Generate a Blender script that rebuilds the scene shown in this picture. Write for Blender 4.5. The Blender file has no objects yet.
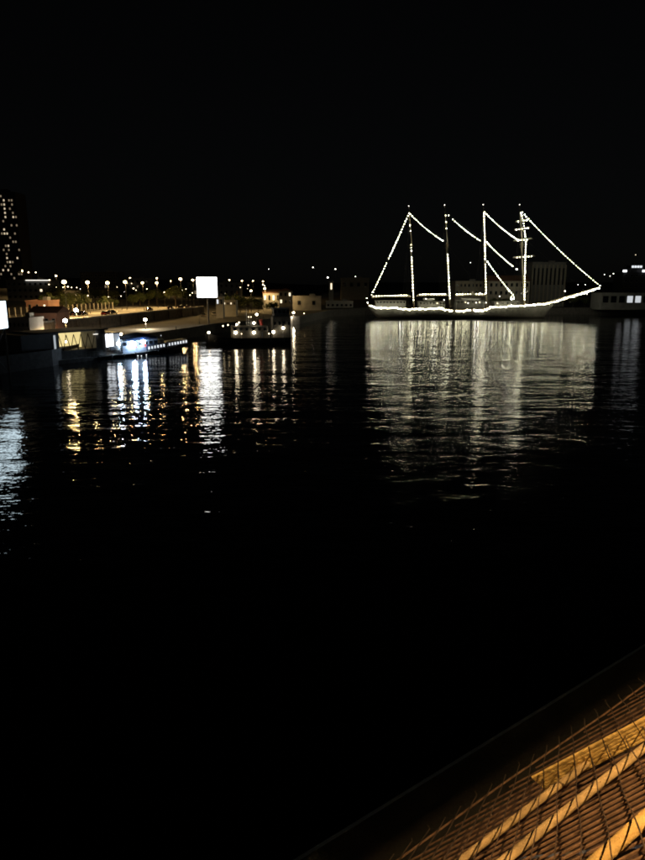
import bpy, math, random
import numpy as np
from mathutils import Vector, Matrix
random.seed(7)
C = bpy.context.scene.collection
sc = bpy.context.scene

# ------------------------------------------------------------------ camera
CAM_H = 16.0                       # metres above the water
FPX = 645.0                        # focal length in photo pixels (photo 645 x 860)
PITCH = math.radians(12.67)        # looking slightly down
cam_d = bpy.data.cameras.new('camera'); cam = bpy.data.objects.new('camera', cam_d); C.objects.link(cam)
cam.location = (0, 0, CAM_H); cam.rotation_euler = (math.pi/2 - PITCH, 0, 0)
cam_d.sensor_fit = 'VERTICAL'; cam_d.sensor_height = 36.0; cam_d.lens = 36.0*FPX/860.0
cam_d.clip_start = 0.02; cam_d.clip_end = 6000
sc.camera = cam
# ------------------------------------------------------------------ night sky, faint unseen fill sun added
SUN_EL, SUN_ROT = math.radians(28), math.radians(200)
w = bpy.data.worlds.new('World'); sc.world = w; w.use_nodes = True
nt = w.node_tree; nt.nodes.clear()
sky = nt.nodes.new('ShaderNodeTexSky'); sky.sky_type = 'NISHITA'; sky.sun_disc = False
sky.sun_elevation = SUN_EL; sky.sun_rotation = SUN_ROT; sky.dust_density = 0.8
hsv = nt.nodes.new('ShaderNodeHueSaturation'); hsv.inputs['Saturation'].default_value = 0.35
bg = nt.nodes.new('ShaderNodeBackground'); bg.inputs['Strength'].default_value = 0.00026
wo = nt.nodes.new('ShaderNodeOutputWorld')
nt.links.new(sky.outputs[0], hsv.inputs['Color']); nt.links.new(hsv.outputs[0], bg.inputs['Color']); nt.links.new(bg.outputs[0], wo.inputs[0])
sd = bpy.data.lights.new('moon', 'SUN'); sd.energy = 0.0015; sd.angle = math.radians(0.5); sd.color = (0.8, 0.88, 1.0)
so = bpy.data.objects.new('moon', sd); C.objects.link(so)
so.rotation_euler = (math.pi/2 - SUN_EL, 0, math.pi - SUN_ROT)
# ------------------------------------------------------------------ render
sc.view_settings.view_transform = 'Standard'; sc.view_settings.look = 'None'
sc.view_settings.exposure = 0.0; sc.view_settings.gamma = 1.0
sc.render.engine = 'CYCLES'
cy = sc.cycles
cy.use_denoising = True; cy.use_light_tree = True; cy.use_adaptive_sampling = False
cy.max_bounces = 5; cy.diffuse_bounces = 2; cy.glossy_bounces = 3; cy.transmission_bounces = 4; cy.transparent_max_bounces = 8
cy.sample_clamp_indirect = 8.0; cy.caustics_reflective = False; cy.caustics_refractive = False
cy.filter_width = 1.85

# ================================================================== pixel helpers
cp, sp = math.cos(PITCH), math.sin(PITCH)
def ray(u, v):
    r = (u - 322.5)/FPX; up = -(v - 430.0)/FPX
    return Vector((r, cp + up*sp, up*cp - sp))
CAMP = Vector((0, 0, CAM_H))
def P(u, v, z=0.0):                # where the ray meets the level z
    d = ray(u, v); return CAMP + d*((z - CAM_H)/d.z)
def Q(u, v, Y):                    # where the ray meets the vertical plane y = Y
    d = ray(u, v); return CAMP + d*(Y/d.y)
def V2(u, v, A, B):                # where the ray meets the vertical plane through A and B
    d = ray(u, v); n = Vector((B.y - A.y, A.x - B.x, 0)); return CAMP + d*(n.dot(A - CAMP)/n.dot(d))

# ================================================================== materials
def mat(name, col, rough=0.7, metal=0.0, var=0.25, scale=3.0, bump=0.0, spec=0.5):
    m = bpy.data.materials.new(name); m.use_nodes = True
    t = m.node_tree; b = t.nodes['Principled BSDF']
    b.inputs['Roughness'].default_value = rough; b.inputs['Metallic'].default_value = metal
    b.inputs['Specular IOR Level'].default_value = spec
    tc = t.nodes.new('ShaderNodeTexCoord'); nz = t.nodes.new('ShaderNodeTexNoise')
    nz.inputs['Scale'].default_value = scale; nz.inputs['Detail'].default_value = 6; nz.inputs['Roughness'].default_value = 0.65
    t.links.new(tc.outputs['Object'], nz.inputs['Vector'])
    rp = t.nodes.new('ShaderNodeValToRGB')
    rp.color_ramp.elements[0].position = 0.3; rp.color_ramp.elements[1].position = 0.7
    rp.color_ramp.elements[0].color = (*[c*(1 - var) for c in col], 1); rp.color_ramp.elements[1].color = (*[min(1, c*(1 + var)) for c in col], 1)
    t.links.new(nz.outputs['Fac'], rp.inputs['Fac']); t.links.new(rp.outputs[0], b.inputs['Base Color'])
    if bump:
        bp = t.nodes.new('ShaderNodeBump'); bp.inputs['Strength'].default_value = bump; bp.inputs['Distance'].default_value = 0.05
        t.links.new(nz.outputs['Fac'], bp.inputs['Height']); t.links.new(bp.outputs[0], b.inputs['Normal'])
    return m
def glow(name, col, s):
    m = bpy.data.materials.new(name); m.use_nodes = True; t = m.node_tree
    b = t.nodes['Principled BSDF']; b.inputs['Base Color'].default_value = (0.5, 0.5, 0.5, 1)
    b.inputs['Emission Color'].default_value = (*col, 1); b.inputs['Emission Strength'].default_value = s
    return m
M = {}
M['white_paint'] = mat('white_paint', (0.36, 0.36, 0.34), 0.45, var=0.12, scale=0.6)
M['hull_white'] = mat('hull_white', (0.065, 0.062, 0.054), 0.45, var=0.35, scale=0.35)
M['boot'] = mat('boot_top', (0.03, 0.025, 0.02), 0.5)
M['spar'] = mat('spar_buff', (0.42, 0.36, 0.26), 0.5, var=0.12)
M['canvas'] = mat('canvas', (0.5, 0.48, 0.42), 0.9, var=0.12, bump=0.3)
M['teak'] = mat('teak', (0.2, 0.12, 0.06), 0.6)
M['rope'] = mat('rope', (0.03, 0.03, 0.03), 0.8)
M['dark_metal'] = mat('dark_metal', (0.03, 0.03, 0.032), 0.45, 0.6)
M['grey_metal'] = mat('grey_metal', (0.22, 0.22, 0.22), 0.4, 0.5)
M['glass_dark'] = mat('glass_dark', (0.01, 0.012, 0.015), 0.06, var=0.0)
M['concrete'] = mat('concrete', (0.32, 0.30, 0.27), 0.9, var=0.3, scale=0.7, bump=0.4)
M['concrete_dark'] = mat('concrete_dark', (0.10, 0.095, 0.09), 0.9, var=0.4, scale=1.1, bump=0.4)
M['boat_grey'] = mat('boat_grey', (0.065, 0.06, 0.05), 0.7, var=0.3)
M['boat_blue'] = mat('boat_blue_grey', (0.17, 0.20, 0.25), 0.5, var=0.35, scale=1.5)
M['ledge'] = mat('ledge_bitumen', (0.02, 0.0185, 0.0175), 0.9, var=0.5, scale=4, bump=0.4)  # near black stands in for the shade lying on the ledge
M['stone'] = mat('stone_brown', (0.13, 0.10, 0.07), 0.9, var=0.45, scale=0.8, bump=0.6)
M['asphalt'] = mat('asphalt', (0.045, 0.045, 0.045), 0.9, var=0.3, scale=0.5, bump=0.2)
M['promenade'] = mat('promenade_paving', (0.30, 0.28, 0.24), 0.85, var=0.25, scale=0.25)
M['ground'] = mat('ground_earth', (0.06, 0.055, 0.045), 0.95, var=0.5, scale=0.12)
M['plaster'] = mat('plaster_cream', (0.42, 0.38, 0.31), 0.85, var=0.15, scale=0.5)
M['plaster_red'] = mat('plaster_red', (0.30, 0.15, 0.10), 0.85, var=0.2, scale=0.5)
M['plaster_grey'] = mat('plaster_grey', (0.25, 0.25, 0.25), 0.85, var=0.2, scale=0.4)
M['plaster_white'] = mat('plaster_white', (0.6, 0.58, 0.53), 0.85, var=0.12, scale=0.5)
M['roof'] = mat('roof_tile', (0.16, 0.08, 0.05), 0.85, var=0.3, scale=2)
M['tower_wall'] = mat('tower_wall', (0.045, 0.045, 0.048), 0.85, var=0.15, scale=0.2)
M['navy'] = mat('navy_hull', (0.012, 0.02, 0.045), 0.35, var=0.2)
M['black_hull'] = mat('black_hull', (0.012, 0.012, 0.012), 0.4, var=0.3)
M['red_paint'] = mat('red_paint', (0.3, 0.03, 0.02), 0.5)
M['blue_canvas'] = mat('blue_canvas', (0.02, 0.05, 0.14), 0.85, bump=0.2)
M['rubber'] = mat('rubber', (0.015, 0.015, 0.015), 0.85)
M['bark'] = mat('bark', (0.06, 0.045, 0.03), 0.95, bump=0.5)
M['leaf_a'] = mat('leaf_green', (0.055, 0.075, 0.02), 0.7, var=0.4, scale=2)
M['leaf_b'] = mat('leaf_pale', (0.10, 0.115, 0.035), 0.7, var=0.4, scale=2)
M['car_dark'] = mat('car_paint_dark', (0.02, 0.02, 0.024), 0.2, 0.3, var=0.05)
M['car_silver'] = mat('car_paint_silver', (0.3, 0.3, 0.3), 0.25, 0.5, var=0.05)
M['car_red'] = mat('car_paint_red', (0.18, 0.02, 0.015), 0.25, 0.2, var=0.05)
M['wire'] = mat('rusty_wire', (0.23, 0.135, 0.085), 0.55, 0.2, var=0.5, scale=60)
M['wire_dark'] = mat('dark_wire', (0.05, 0.03, 0.02), 0.7, 0.0, var=0.5, scale=60)
M['slat_yellow'] = mat('slat_yellow', (0.80, 0.54, 0.18), 0.7, var=0.22, scale=20, bump=0.3)  # bright yellow carries the patch of lamplight
M['net_sheet'] = mat('rust_sheet', (0.05, 0.022, 0.012), 0.85, var=0.5, scale=25, bump=0.3)
M['timber'] = mat('timber_yellow', (0.42, 0.27, 0.09), 0.75, var=0.35, scale=14, bump=0.4)  # yellow carries the strips of lamplight
M['timber_pale'] = mat('timber_pale', (0.36, 0.25, 0.12), 0.75, var=0.45, scale=18, bump=0.4)
# things that give off light
M['festoon'] = glow('festoon_bulb', (1.0, 0.95, 0.62), 38)
M['festoon_soft'] = glow('festoon_bulb_soft', (1.0, 0.93, 0.58), 20)
M['festoon_hot'] = glow('festoon_bulb_hot', (1.0, 0.96, 0.76), 60)
M['festoon_dim'] = glow('festoon_bulb_small', (1.0, 0.93, 0.8), 10)
M['sodium'] = glow('sodium_lamp', (1.0, 0.74, 0.36), 16)
M['sodium_quay'] = glow('sodium_lamp_quay', (1.0, 0.86, 0.66), 260)
M['sodium_prom'] = glow('sodium_lamp_promenade', (1.0, 0.74, 0.36), 20)
M['sodium_far'] = glow('sodium_lamp_far', (1.0, 0.78, 0.46), 9)
M['warmwhite'] = glow('warm_white_lamp', (1.0, 0.84, 0.58), 34)
M['coolwhite'] = glow('cool_flood_lamp', (0.60, 0.79, 1.0), 200)
M['pinklamp'] = glow('pink_lamp', (1.0, 0.55, 0.5), 14)
M['billboard'] = glow('billboard_face', (1.0, 1.0, 0.96), 8)
M['screen'] = glow('screen_face', (0.72, 0.90, 1.0), 3.6)
M['win_warm'] = glow('window_warm', (1.0, 0.82, 0.55), 1.6)
M['win_white'] = glow('window_white', (0.9, 0.95, 1.0), 1.0)
M['win_quay'] = glow('window_quay', (0.9, 0.95, 1.0), 0.6)
M['win_tower'] = glow('window_tower', (1.0, 0.82, 0.56), 0.7)
M['win_tower_dim'] = glow('window_tower_dim', (1.0, 0.78, 0.5), 0.22)
M['room_yellow'] = glow('lit_room_yellow', (1.0, 0.80, 0.34), 0.85)
M['room_white'] = glow('lit_room_white', (0.95, 0.97, 1.0), 2.2)
M['door_glow'] = glow('door_glow', (0.85, 0.95, 1.0), 0.45)
M['deck_paint'] = mat('deckhouse_paint', (0.15, 0.145, 0.13), 0.55, var=0.3)
M['strip'] = glow('strip_light', (1.0, 0.95, 0.85), 1.6)
M['sodium_near'] = glow('sodium_lamp_bridge', (1.0, 0.62, 0.25), 165000)

# water: dark, glossy, rippled
def water_mat():
    m = bpy.data.materials.new('water'); m.use_nodes = True; t = m.node_tree; N = t.nodes; L = t.links
    b = N['Principled BSDF']; b.inputs['Base Color'].default_value = (0.002, 0.003, 0.0035, 1)
    b.inputs['Roughness'].default_value = 0.035; b.inputs['IOR'].default_value = 1.333
    tc = N.new('ShaderNodeTexCoord')
    def layer(scale, stretch, rot, detail, dist, prev, rough=0.55):
        mp = N.new('ShaderNodeMapping'); mp.inputs['Rotation'].default_value = (0, 0, rot); mp.inputs['Scale'].default_value = (1, stretch, 1)
        nz = N.new('ShaderNodeTexNoise'); nz.inputs['Scale'].default_value = scale; nz.inputs['Detail'].default_value = detail; nz.inputs['Roughness'].default_value = rough
        L.new(tc.outputs['Object'], mp.inputs['Vector']); L.new(mp.outputs[0], nz.inputs['Vector'])
        bp = N.new('ShaderNodeBump'); bp.inputs['Strength'].default_value = 1.0; bp.inputs['Distance'].default_value = dist
        L.new(nz.outputs['Fac'], bp.inputs['Height'])
        if prev: L.new(prev.outputs[0], bp.inputs['Normal'])
        return bp
    a = layer(0.05, 2.2, 0.25, 2, 0.30, None)
    c = layer(0.26, 2.0, -0.15, 2, 0.105, a)
    d = layer(1.1, 1.8, 0.1, 2, 0.036, c)
    L.new(d.outputs[0], b.inputs['Normal'])
    return m
M['water'] = water_mat()

# ================================================================== mesh builder
PHI = (1 + 5**0.5)/2
ICO_V = [Vector(v).normalized() for v in ((-1,PHI,0),(1,PHI,0),(-1,-PHI,0),(1,-PHI,0),(0,-1,PHI),(0,1,PHI),(0,-1,-PHI),(0,1,-PHI),(PHI,0,-1),(PHI,0,1),(-PHI,0,-1),(-PHI,0,1))]
ICO_F = [(0,11,5),(0,5,1),(0,1,7),(0,7,10),(0,10,11),(1,5,9),(5,11,4),(11,10,2),(10,7,6),(7,1,8),(3,9,4),(3,4,2),(3,2,6),(3,6,8),(3,8,9),(4,9,5),(2,4,11),(6,2,10),(8,6,7),(9,8,1)]
class MB:
    def __init__(s): s.v = []; s.f = []; s.m = []; s.mats = []
    def mi(s, m):
        if m not in s.mats: s.mats.append(m)
        return s.mats.index(m)
    def add(s, vs, fs, m):
        o = len(s.v); s.v += [tuple(v) for v in vs]; k = s.mi(m)
        for f in fs: s.f.append(tuple(i + o for i in f)); s.m.append(k)
        return s
    def box(s, c, size, m, rz=0.0, taper=1.0):
        c = Vector(c); hx, hy, hz = size[0]/2, size[1]/2, size[2]/2; ca, sa = math.cos(rz), math.sin(rz); vs = []
        for z in (-1, 1):
            k = taper if z > 0 else 1.0
            for x, y in ((-1,-1),(1,-1),(1,1),(-1,1)):
                X, Y = x*hx*k, y*hy*k; vs.append((c.x + X*ca - Y*sa, c.y + X*sa + Y*ca, c.z + z*hz))
        return s.add(vs, [(3,2,1,0),(4,5,6,7),(0,1,5,4),(1,2,6,5),(2,3,7,6),(3,0,4,7)], m)
    def bev(s, c, size, m, b=0.03, rz=0.0):          # box with chamfered vertical and top edges
        c = Vector(c); ca, sa = math.cos(rz), math.sin(rz); hx, hy, hz = size[0]/2, size[1]/2, size[2]/2; vs = []
        for z, k in ((-hz, 0), (hz - b, 0), (hz, b)):
            X, Y = hx - k, hy - k
            for x, y in ((-X+b,-Y),(X-b,-Y),(X,-Y+b),(X,Y-b),(X-b,Y),(-X+b,Y),(-X,Y-b),(-X,-Y+b)):
                vs.append((c.x + x*ca - y*sa, c.y + x*sa + y*ca, c.z + z))
        fs = [tuple(range(7, -1, -1)), tuple(range(16, 24))]
        for l in (0, 8):
            for i in range(8): fs.append((l + i, l + (i+1) % 8, l + 8 + (i+1) % 8, l + 8 + i))
        return s.add(vs, fs, m)
    def tube(s, a, b, r0, m, r1=None, n=8):
        a, b = Vector(a), Vector(b); r1 = r0 if r1 is None else r1; d = (b - a)
        if d.length < 1e-6: return s
        d.normalize(); x = d.orthogonal().normalized(); y = d.cross(x); vs = []
        for p, r in ((a, r0), (b, r1)):
            for i in range(n):
                t = 2*math.pi*i/n; vs.append(p + (x*math.cos(t) + y*math.sin(t))*r)
        fs = [(i, (i+1) % n, n + (i+1) % n, n + i) for i in range(n)] + [tuple(range(n-1, -1, -1)), tuple(range(n, 2*n))]
        return s.add(vs, fs, m)
    def path(s, pts, r, m, n=6):
        for a, b in zip(pts[:-1], pts[1:]): s.tube(a, b, r, m, n=n)
        return s
    def ball(s, c, r, m, sz=1.0):
        c = Vector(c); return s.add([c + Vector((v.x*r, v.y*r, v.z*r*sz)) for v in ICO_V], ICO_F, m)
    def poly(s, pts, m): return s.add(pts, [tuple(range(len(pts)))], m)
    def prism(s, prof, y0, y1, m, axis='y'):           # closed profile (x,z) extruded along y
        n = len(prof); vs = [(p[0], y0, p[1]) for p in prof] + [(p[0], y1, p[1]) for p in prof]
        fs = [tuple(range(n)), tuple(range(2*n - 1, n - 1, -1))] + [(i, n + i, n + (i+1) % n, (i+1) % n) for i in range(n)]
        return s.add(vs, fs, m)
    def loft(s, secs, m, cap=True):
        n = len(secs[0]); o = []
        for q in secs: o += q
        fs = []
        for k in range(len(secs) - 1):
            for i in range(n - 1): fs.append((k*n + i, k*n + i + 1, (k+1)*n + i + 1, (k+1)*n + i))
        if cap: fs += [tuple(range(n)), tuple(range(len(o) - 1, len(o) - n - 1, -1))]
        return s.add(o, fs, m)
    def mesh(s, name):
        me = bpy.data.meshes.new(name); me.from_pydata(s.v, [], s.f)
        for m in s.mats: me.materials.append(M[m])
        me.polygons.foreach_set('material_index', s.m); me.update(); return me
    def build(s, name, parent=None, smooth=False):
        me = s.mesh(name)
        if smooth: me.polygons.foreach_set('use_smooth', [True]*len(me.polygons))
        o = bpy.data.objects.new(name, me); C.objects.link(o); o.parent = parent; return o
def tag(o, label=None, cat=None, group=None, kind=None):
    if label: o['label'] = label
    if cat: o['category'] = cat
    if group: o['group'] = group
    if kind: o['kind'] = kind
    return o
def thing(name, label, cat, loc=(0, 0, 0), rz=0.0, group=None):
    o = bpy.data.objects.new(name, None); C.objects.link(o); o.location = loc; o.rotation_euler = (0, 0, rz)
    o.empty_display_size = 0.2
    return tag(o, label, cat, group)
def copy_tree(o, parent=None):
    c = o.copy(); C.objects.link(c); c.parent = parent
    for ch in list(o.children): copy_tree(ch, c)
    return c
def inst(name, me, parent, loc, rz=0.0):
    o = bpy.data.objects.new(name, me); C.objects.link(o); o.parent = parent; o.location = loc; o.rotation_euler = (0, 0, rz); return o
def sm(x): x = max(0.0, min(1.0, x)); return x*x*(3 - 2*x)

# ================================================================== ground, quay, water
edge_px = [(-420, 392), (-200, 385), (0, 374), (60, 365), (100, 352), (150, 345), (190, 338), (215, 333), (300, 324), (330, 317), (365, 314.5), (900, 314.5)]
EDGE = [P(u, v) for u, v in edge_px]
EDGE[0].x = -900; EDGE[-1].x = 900
EX = [p.x for p in EDGE]; EY = [p.y for p in EDGE]
def edgeY(x): return float(np.interp(x, EX, EY))
WA, WB = Q(40, 318.5, 172), Q(203, 305.2, 300)       # promenade retaining wall, foot line in plan
wdir = Vector((WB.x - WA.x, WB.y - WA.y, 0)).normalized(); wn = Vector((-wdir.y, wdir.x, 0))
if wn.y < 0: wn = -wn
PROM_Z = 6.2; WLEN = Vector((WB.x - WA.x, WB.y - WA.y, 0)).length
def behind(x, y): return (Vector((x, y, 0)) - Vector((WA.x, WA.y, 0))).dot(wn)
def along(x, y): return (Vector((x, y, 0)) - Vector((WA.x, WA.y, 0))).dot(wdir)
def ground(x, y):
    wl = sm((25 - x)/50); dw = behind(x, y)
    zl = 3.0 + 3.4*sm((dw - 4)/38) + min(24, max(0, dw - 60)*0.042)
    zr = 3.4 + 16*sm((y - 450)/420)
    return wl*zl + (1 - wl)*zr
def G(x, y):
    z = ground(x, y)
    if 0.3 < behind(x, y) < 46 and -30 < along(x, y) < WLEN: z = max(z, PROM_Z)
    return z
xs = sorted(set([round(x, 1) for x in EX] + [-900 + i*40 for i in range(46)] + [-120 + i*5 for i in range(50)]))
ts = [(i/46)**2.2 for i in range(47)]
vs = []; fs = []
for x in xs:
    e = edgeY(x)
    for t in ts:
        y = e + t*(2400 - e); vs.append((x, y, ground(x, y)))
nr = len(ts)
for i in range(len(xs) - 1):
    for j in range(nr - 1): fs.append((i*nr + j, (i+1)*nr + j, (i+1)*nr + j + 1, i*nr + j + 1))
tag(MB().add(vs, fs, 'ground').build('ground'), kind='structure')
q = MB()
for i in range(len(xs) - 1):
    a, b = (xs[i], edgeY(xs[i])), (xs[i+1], edgeY(xs[i+1])); za, zb = ground(*a), ground(*b)
    q.add([(a[0], a[1] - .05, -3), (b[0], b[1] - .05, -3), (b[0], b[1] - .05, zb + .25), (a[0], a[1] - .05, za + .25), (a[0], a[1] + .7, za + .25), (b[0], b[1] + .7, zb + .25), (b[0], b[1]+.7, zb - .3), (a[0], a[1]+.7, za - .3)],
          [(0, 1, 2, 3), (3, 2, 5, 4), (4, 5, 6, 7)], 'concrete_dark')
tag(q.build('quay_wall'), kind='structure')
tag(MB().poly([(-3000, -300, 0), (3000, -300, 0), (3000, 3500, 0), (-3000, 3500, 0)], 'water').build('water'), kind='structure')
# promenade slab
c0 = Vector((WA.x, WA.y, 0)) - wdir*30; c1 = Vector((WB.x, WB.y, 0))
pr = [c0 + wn*.5, c1 + wn*.5, c1 + wn*46, c0 + wn*46]
tag(MB().poly([(p.x, p.y, PROM_Z) for p in pr], 'promenade').build('promenade_road'), kind='structure')
# ================================================================== retaining wall with pale parapet
rw = thing('retaining_wall', 'long brown stone retaining wall with low pale coping under the lit promenade', 'wall', (c0.x, c0.y, 0), math.atan2(wdir.y, wdir.x))
L = WLEN + 30
MB().box((L/2, 0, (PROM_Z + 2)/2), (L, .9, PROM_Z - 2 + .0), 'stone').build('wall_face', rw)
nseg = 34
pm = MB().bev((0, 0, .13), (L/nseg - .06, .6, .26), 'concrete', .05).mesh('parapet_panel')
for i in range(nseg): inst('parapet_panel', pm, rw, ((i + .5)*L/nseg, 0, PROM_Z))
cpm = MB().bev((0, 0, .1), (L/nseg*1.0 - .03, .82, .16), 'concrete', .04).mesh('coping')
for i in range(nseg): inst('coping', cpm, rw, ((i + .5)*L/nseg, 0, PROM_Z + .26))
bm_ = MB().box((0, 0, 1.7), (.9, .5, 3.4), 'stone', taper=.8).mesh('buttress')
for i in range(11): inst('buttress', bm_, rw, (6 + i*L/11.5, -.6, 2.6))
# iron fence with pale posts behind the promenade road
fo = c0 + wn*28 + wdir*14
fe = thing('promenade_fence', 'tall iron fence with pale square posts along the far side of the promenade', 'fence', (fo.x, fo.y, PROM_Z), math.atan2(wdir.y, wdir.x))
FL = WLEN - 16; npst = 36
pstm = MB().bev((0, 0, 1.35), (.34, .34, 2.7), 'plaster', .04).box((0, 0, 2.76), (.46, .46, .12), 'plaster').mesh('post')
for i in range(npst + 1): inst('post', pstm, fe, (i*FL/npst, 0, 0))
rl = MB()
for z in (.35, 2.15): rl.box((FL/2, 0, z), (FL, .06, .08), 'dark_metal')
rl.build('rail', fe)
pk = MB()
for i in range(npst*9): pk.box(((i + .5)*FL/(npst*9), 0, 1.25), (.03, .03, 2.2), 'dark_metal')
tag(pk.build('picket', fe), kind='stuff')

# ================================================================== street lamps
SPOT_W = 7500.0
def lamp_at(u, v, D, style, label, group, big=1.0, glowm=None, H=None):
    p = Q(u, v, D); g = G(p.x, p.y); h = p.z - g
    t = thing('street_lamp', label, 'lamp', (p.x, p.y, g - .05), 0, group)
    r = {'globe': .6, 'cobra': .34, 'far': .46}[style]*big; gm = glowm or ('sodium' if style != 'far' else 'sodium_far')
    MB().tube((0, .3, 0), (0, .3, .9), .14, 'dark_metal', .11).tube((0, .3, .9), (0, .3, h - .1), .06, 'dark_metal', .035).build('pole', t)
    if style == 'globe':
        MB().tube((0, .3, h - .15), (0, 0, h - r*.9), .05, 'dark_metal').box((0, 0, h - r*.95), (.3, .3, .12), 'dark_metal').build('bracket', t)
    else:
        MB().path([(0, .3, h - .12), (0, .25, h + .35), (0, .05, h + r*1.15)], .05, 'dark_metal').box((0, .0, h + r*1.05), (.5, .9, .14), 'dark_metal', taper=.7).build('bracket', t)
    MB().ball((0, 0, h), r, gm, .8).build('luminaire', t, True)
    if style == 'globe':
        ld = bpy.data.lights.new('lamp_light', 'SPOT'); ld.energy = SPOT_W*big*big; ld.color = (1.0, 0.84, 0.58) if gm == 'warmwhite' else (1.0, 0.63, 0.23)
        ld.spot_size = math.radians(178); ld.spot_blend = .25; ld.shadow_soft_size = .25
        lo_ = bpy.data.objects.new('lamp_light', ld); C.objects.link(lo_); lo_.parent = t; lo_.location = (0, -.1, h - r - .3)
    return t
def find_D(u, v, lo, hi, want=9.0):
    best = (1e9, lo)
    D = lo
    while D <= hi:
        p = Q(u, v, D); h = p.z - G(p.x, p.y); best = min(best, (abs(h - want), D)); D += 4
    return best[1]
prom = [(64, 281.8, 1.25), (87.5, 282.3, 1.15), (107.4, 282.7, 1.1), (125, 281.8, 1.2), (142.4, 282.7, .85), (156.7, 282.7, .95)]
def D_behind(u, v, b):
    D = 150.0
    while D < 420 and behind(Q(u, v, D).x, D) < b: D += 1.0
    return D
for i, (u, v, b) in enumerate(prom):
    lamp_at(u, v, D_behind(u, v, (9, 17, 12, 20, 10, 15)[i]), 'globe', 'sodium street lamp on a tall post along the promenade fence', 'lamps along the promenade fence', b, 'sodium_prom')
hillL = [(56, 275.8, 1.1), (97.7, 277.2, 1.15), (130, 278.2, 1.1), (156.7, 278.2, .9), (180.4, 279, 1.05), (192.7, 280, .8), (170.7, 281, .6), (22.2, 270.4, .7), (37, 282, 1.3),
         (229.3, 279.9, .75), (241.9, 280.7, .85), (253, 280.7, .75), (263, 281.3, .85)]
for u, v, b in hillL:
    lamp_at(u, v, find_D(u, v, 300, 520, 9.0), 'globe', 'sodium street lamp glowing on the slope among dark roofs behind the promenade', 'lamps on the slope behind the promenade', b*1.15)
for u, v, b in [(67.9, 286.6, .8), (63, 287.2, .5), (71.6, 287.4, .5), (76.7, 287.4, .5), (56.3, 287, .45), (49, 284.4, .55), (133.5, 288.3, .8), (147, 288.8, .5), (164.2, 292, .5), (121, 296, .35), (136, 290, .4), (117, 287, .35), (190, 295, .5), (186, 289, .35)]:
    lamp_at(u, v, find_D(u, v, 255, 330, 5.5), 'far', 'small dim street lamp half hidden between trees behind the promenade fence', 'small lamps between the trees', b)
lamp_at(75.9, 310, 196, 'globe', 'bright sodium lamp standing just above the pale promenade end', None, 1.1, 'sodium_quay')
lamp_at(65, 320.3, 166, 'globe', 'bright sodium lamp on the car park below the promenade end', None, .95, 'sodium_quay')
lamp_at(145.2, 319.5, 196, 'globe', 'warm white lamp beside the parked cars under the retaining wall', None, .95, 'warmwhite')
lamp_at(176.3, 335.7, 196, 'far', 'pink tinted lamp on the quay edge past the passenger boat bow', None, 1.0, 'pinklamp')
for u, v, D, b in [(251, 290.7, 330, 1.0), (264.7, 288.5, 345, 1.0)]:
    lamp_at(u, v, D, 'globe', 'sodium lamp on the waterfront slope beside the low lit houses', 'lamps beside the low houses', b)
lamp_at(286.5, 290.7, 340, 'globe', 'sodium lamp at the gable of the stepped waterfront house', None, .7)
lamp_at(293.5, 312.5, 268, 'globe', 'white quay lamp past the stern of the workboat', None, .75, 'warmwhite')
lamp_at(304, 313.3, 290, 'far', 'faint white quay lamp in front of the pale twin window house', None, .5)
for u, v, b in [(268.7, 269, .5), (313, 267.3, .7), (335.4, 269, .8), (327.8, 277.4, 1.1), (355.5, 276.5, .6), (613.5, 273.6, .6), (470.5, 262.5, .45), (610, 276, .4)]:
    lamp_at(u, v, 620, 'far', 'tiny white lamp high on the dark hillside behind the harbour', 'lamps on the dark hillside', b*1.5, 'festoon_dim')
for u, v, b in [(587, 294, .5), (565, 291, .75), (604.5, 274.5, .4), (578, 284.7, .35), (585.5, 284.7, .35)]:
    lamp_at(u, v, 352, 'far', 'small white quay lamp behind the bowsprit of the tall ship', 'quay lamps behind the bowsprit', b, 'festoon_dim')

rs = random.Random(11)
for k in range(26):
    u = rs.choice((rs.uniform(40, 130), rs.uniform(100, 200), rs.uniform(222, 290))); v = rs.uniform(283, 297)
    lamp_at(u, v, find_D(u, v, 262, 420, 4.5), 'far', 'tiny yard light among the dim trees and roofs behind the promenade', 'tiny yard lights behind the promenade', rs.uniform(.28, .6), rs.choice(('sodium_far', 'sodium_far', 'win_warm', 'festoon_dim')))
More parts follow.
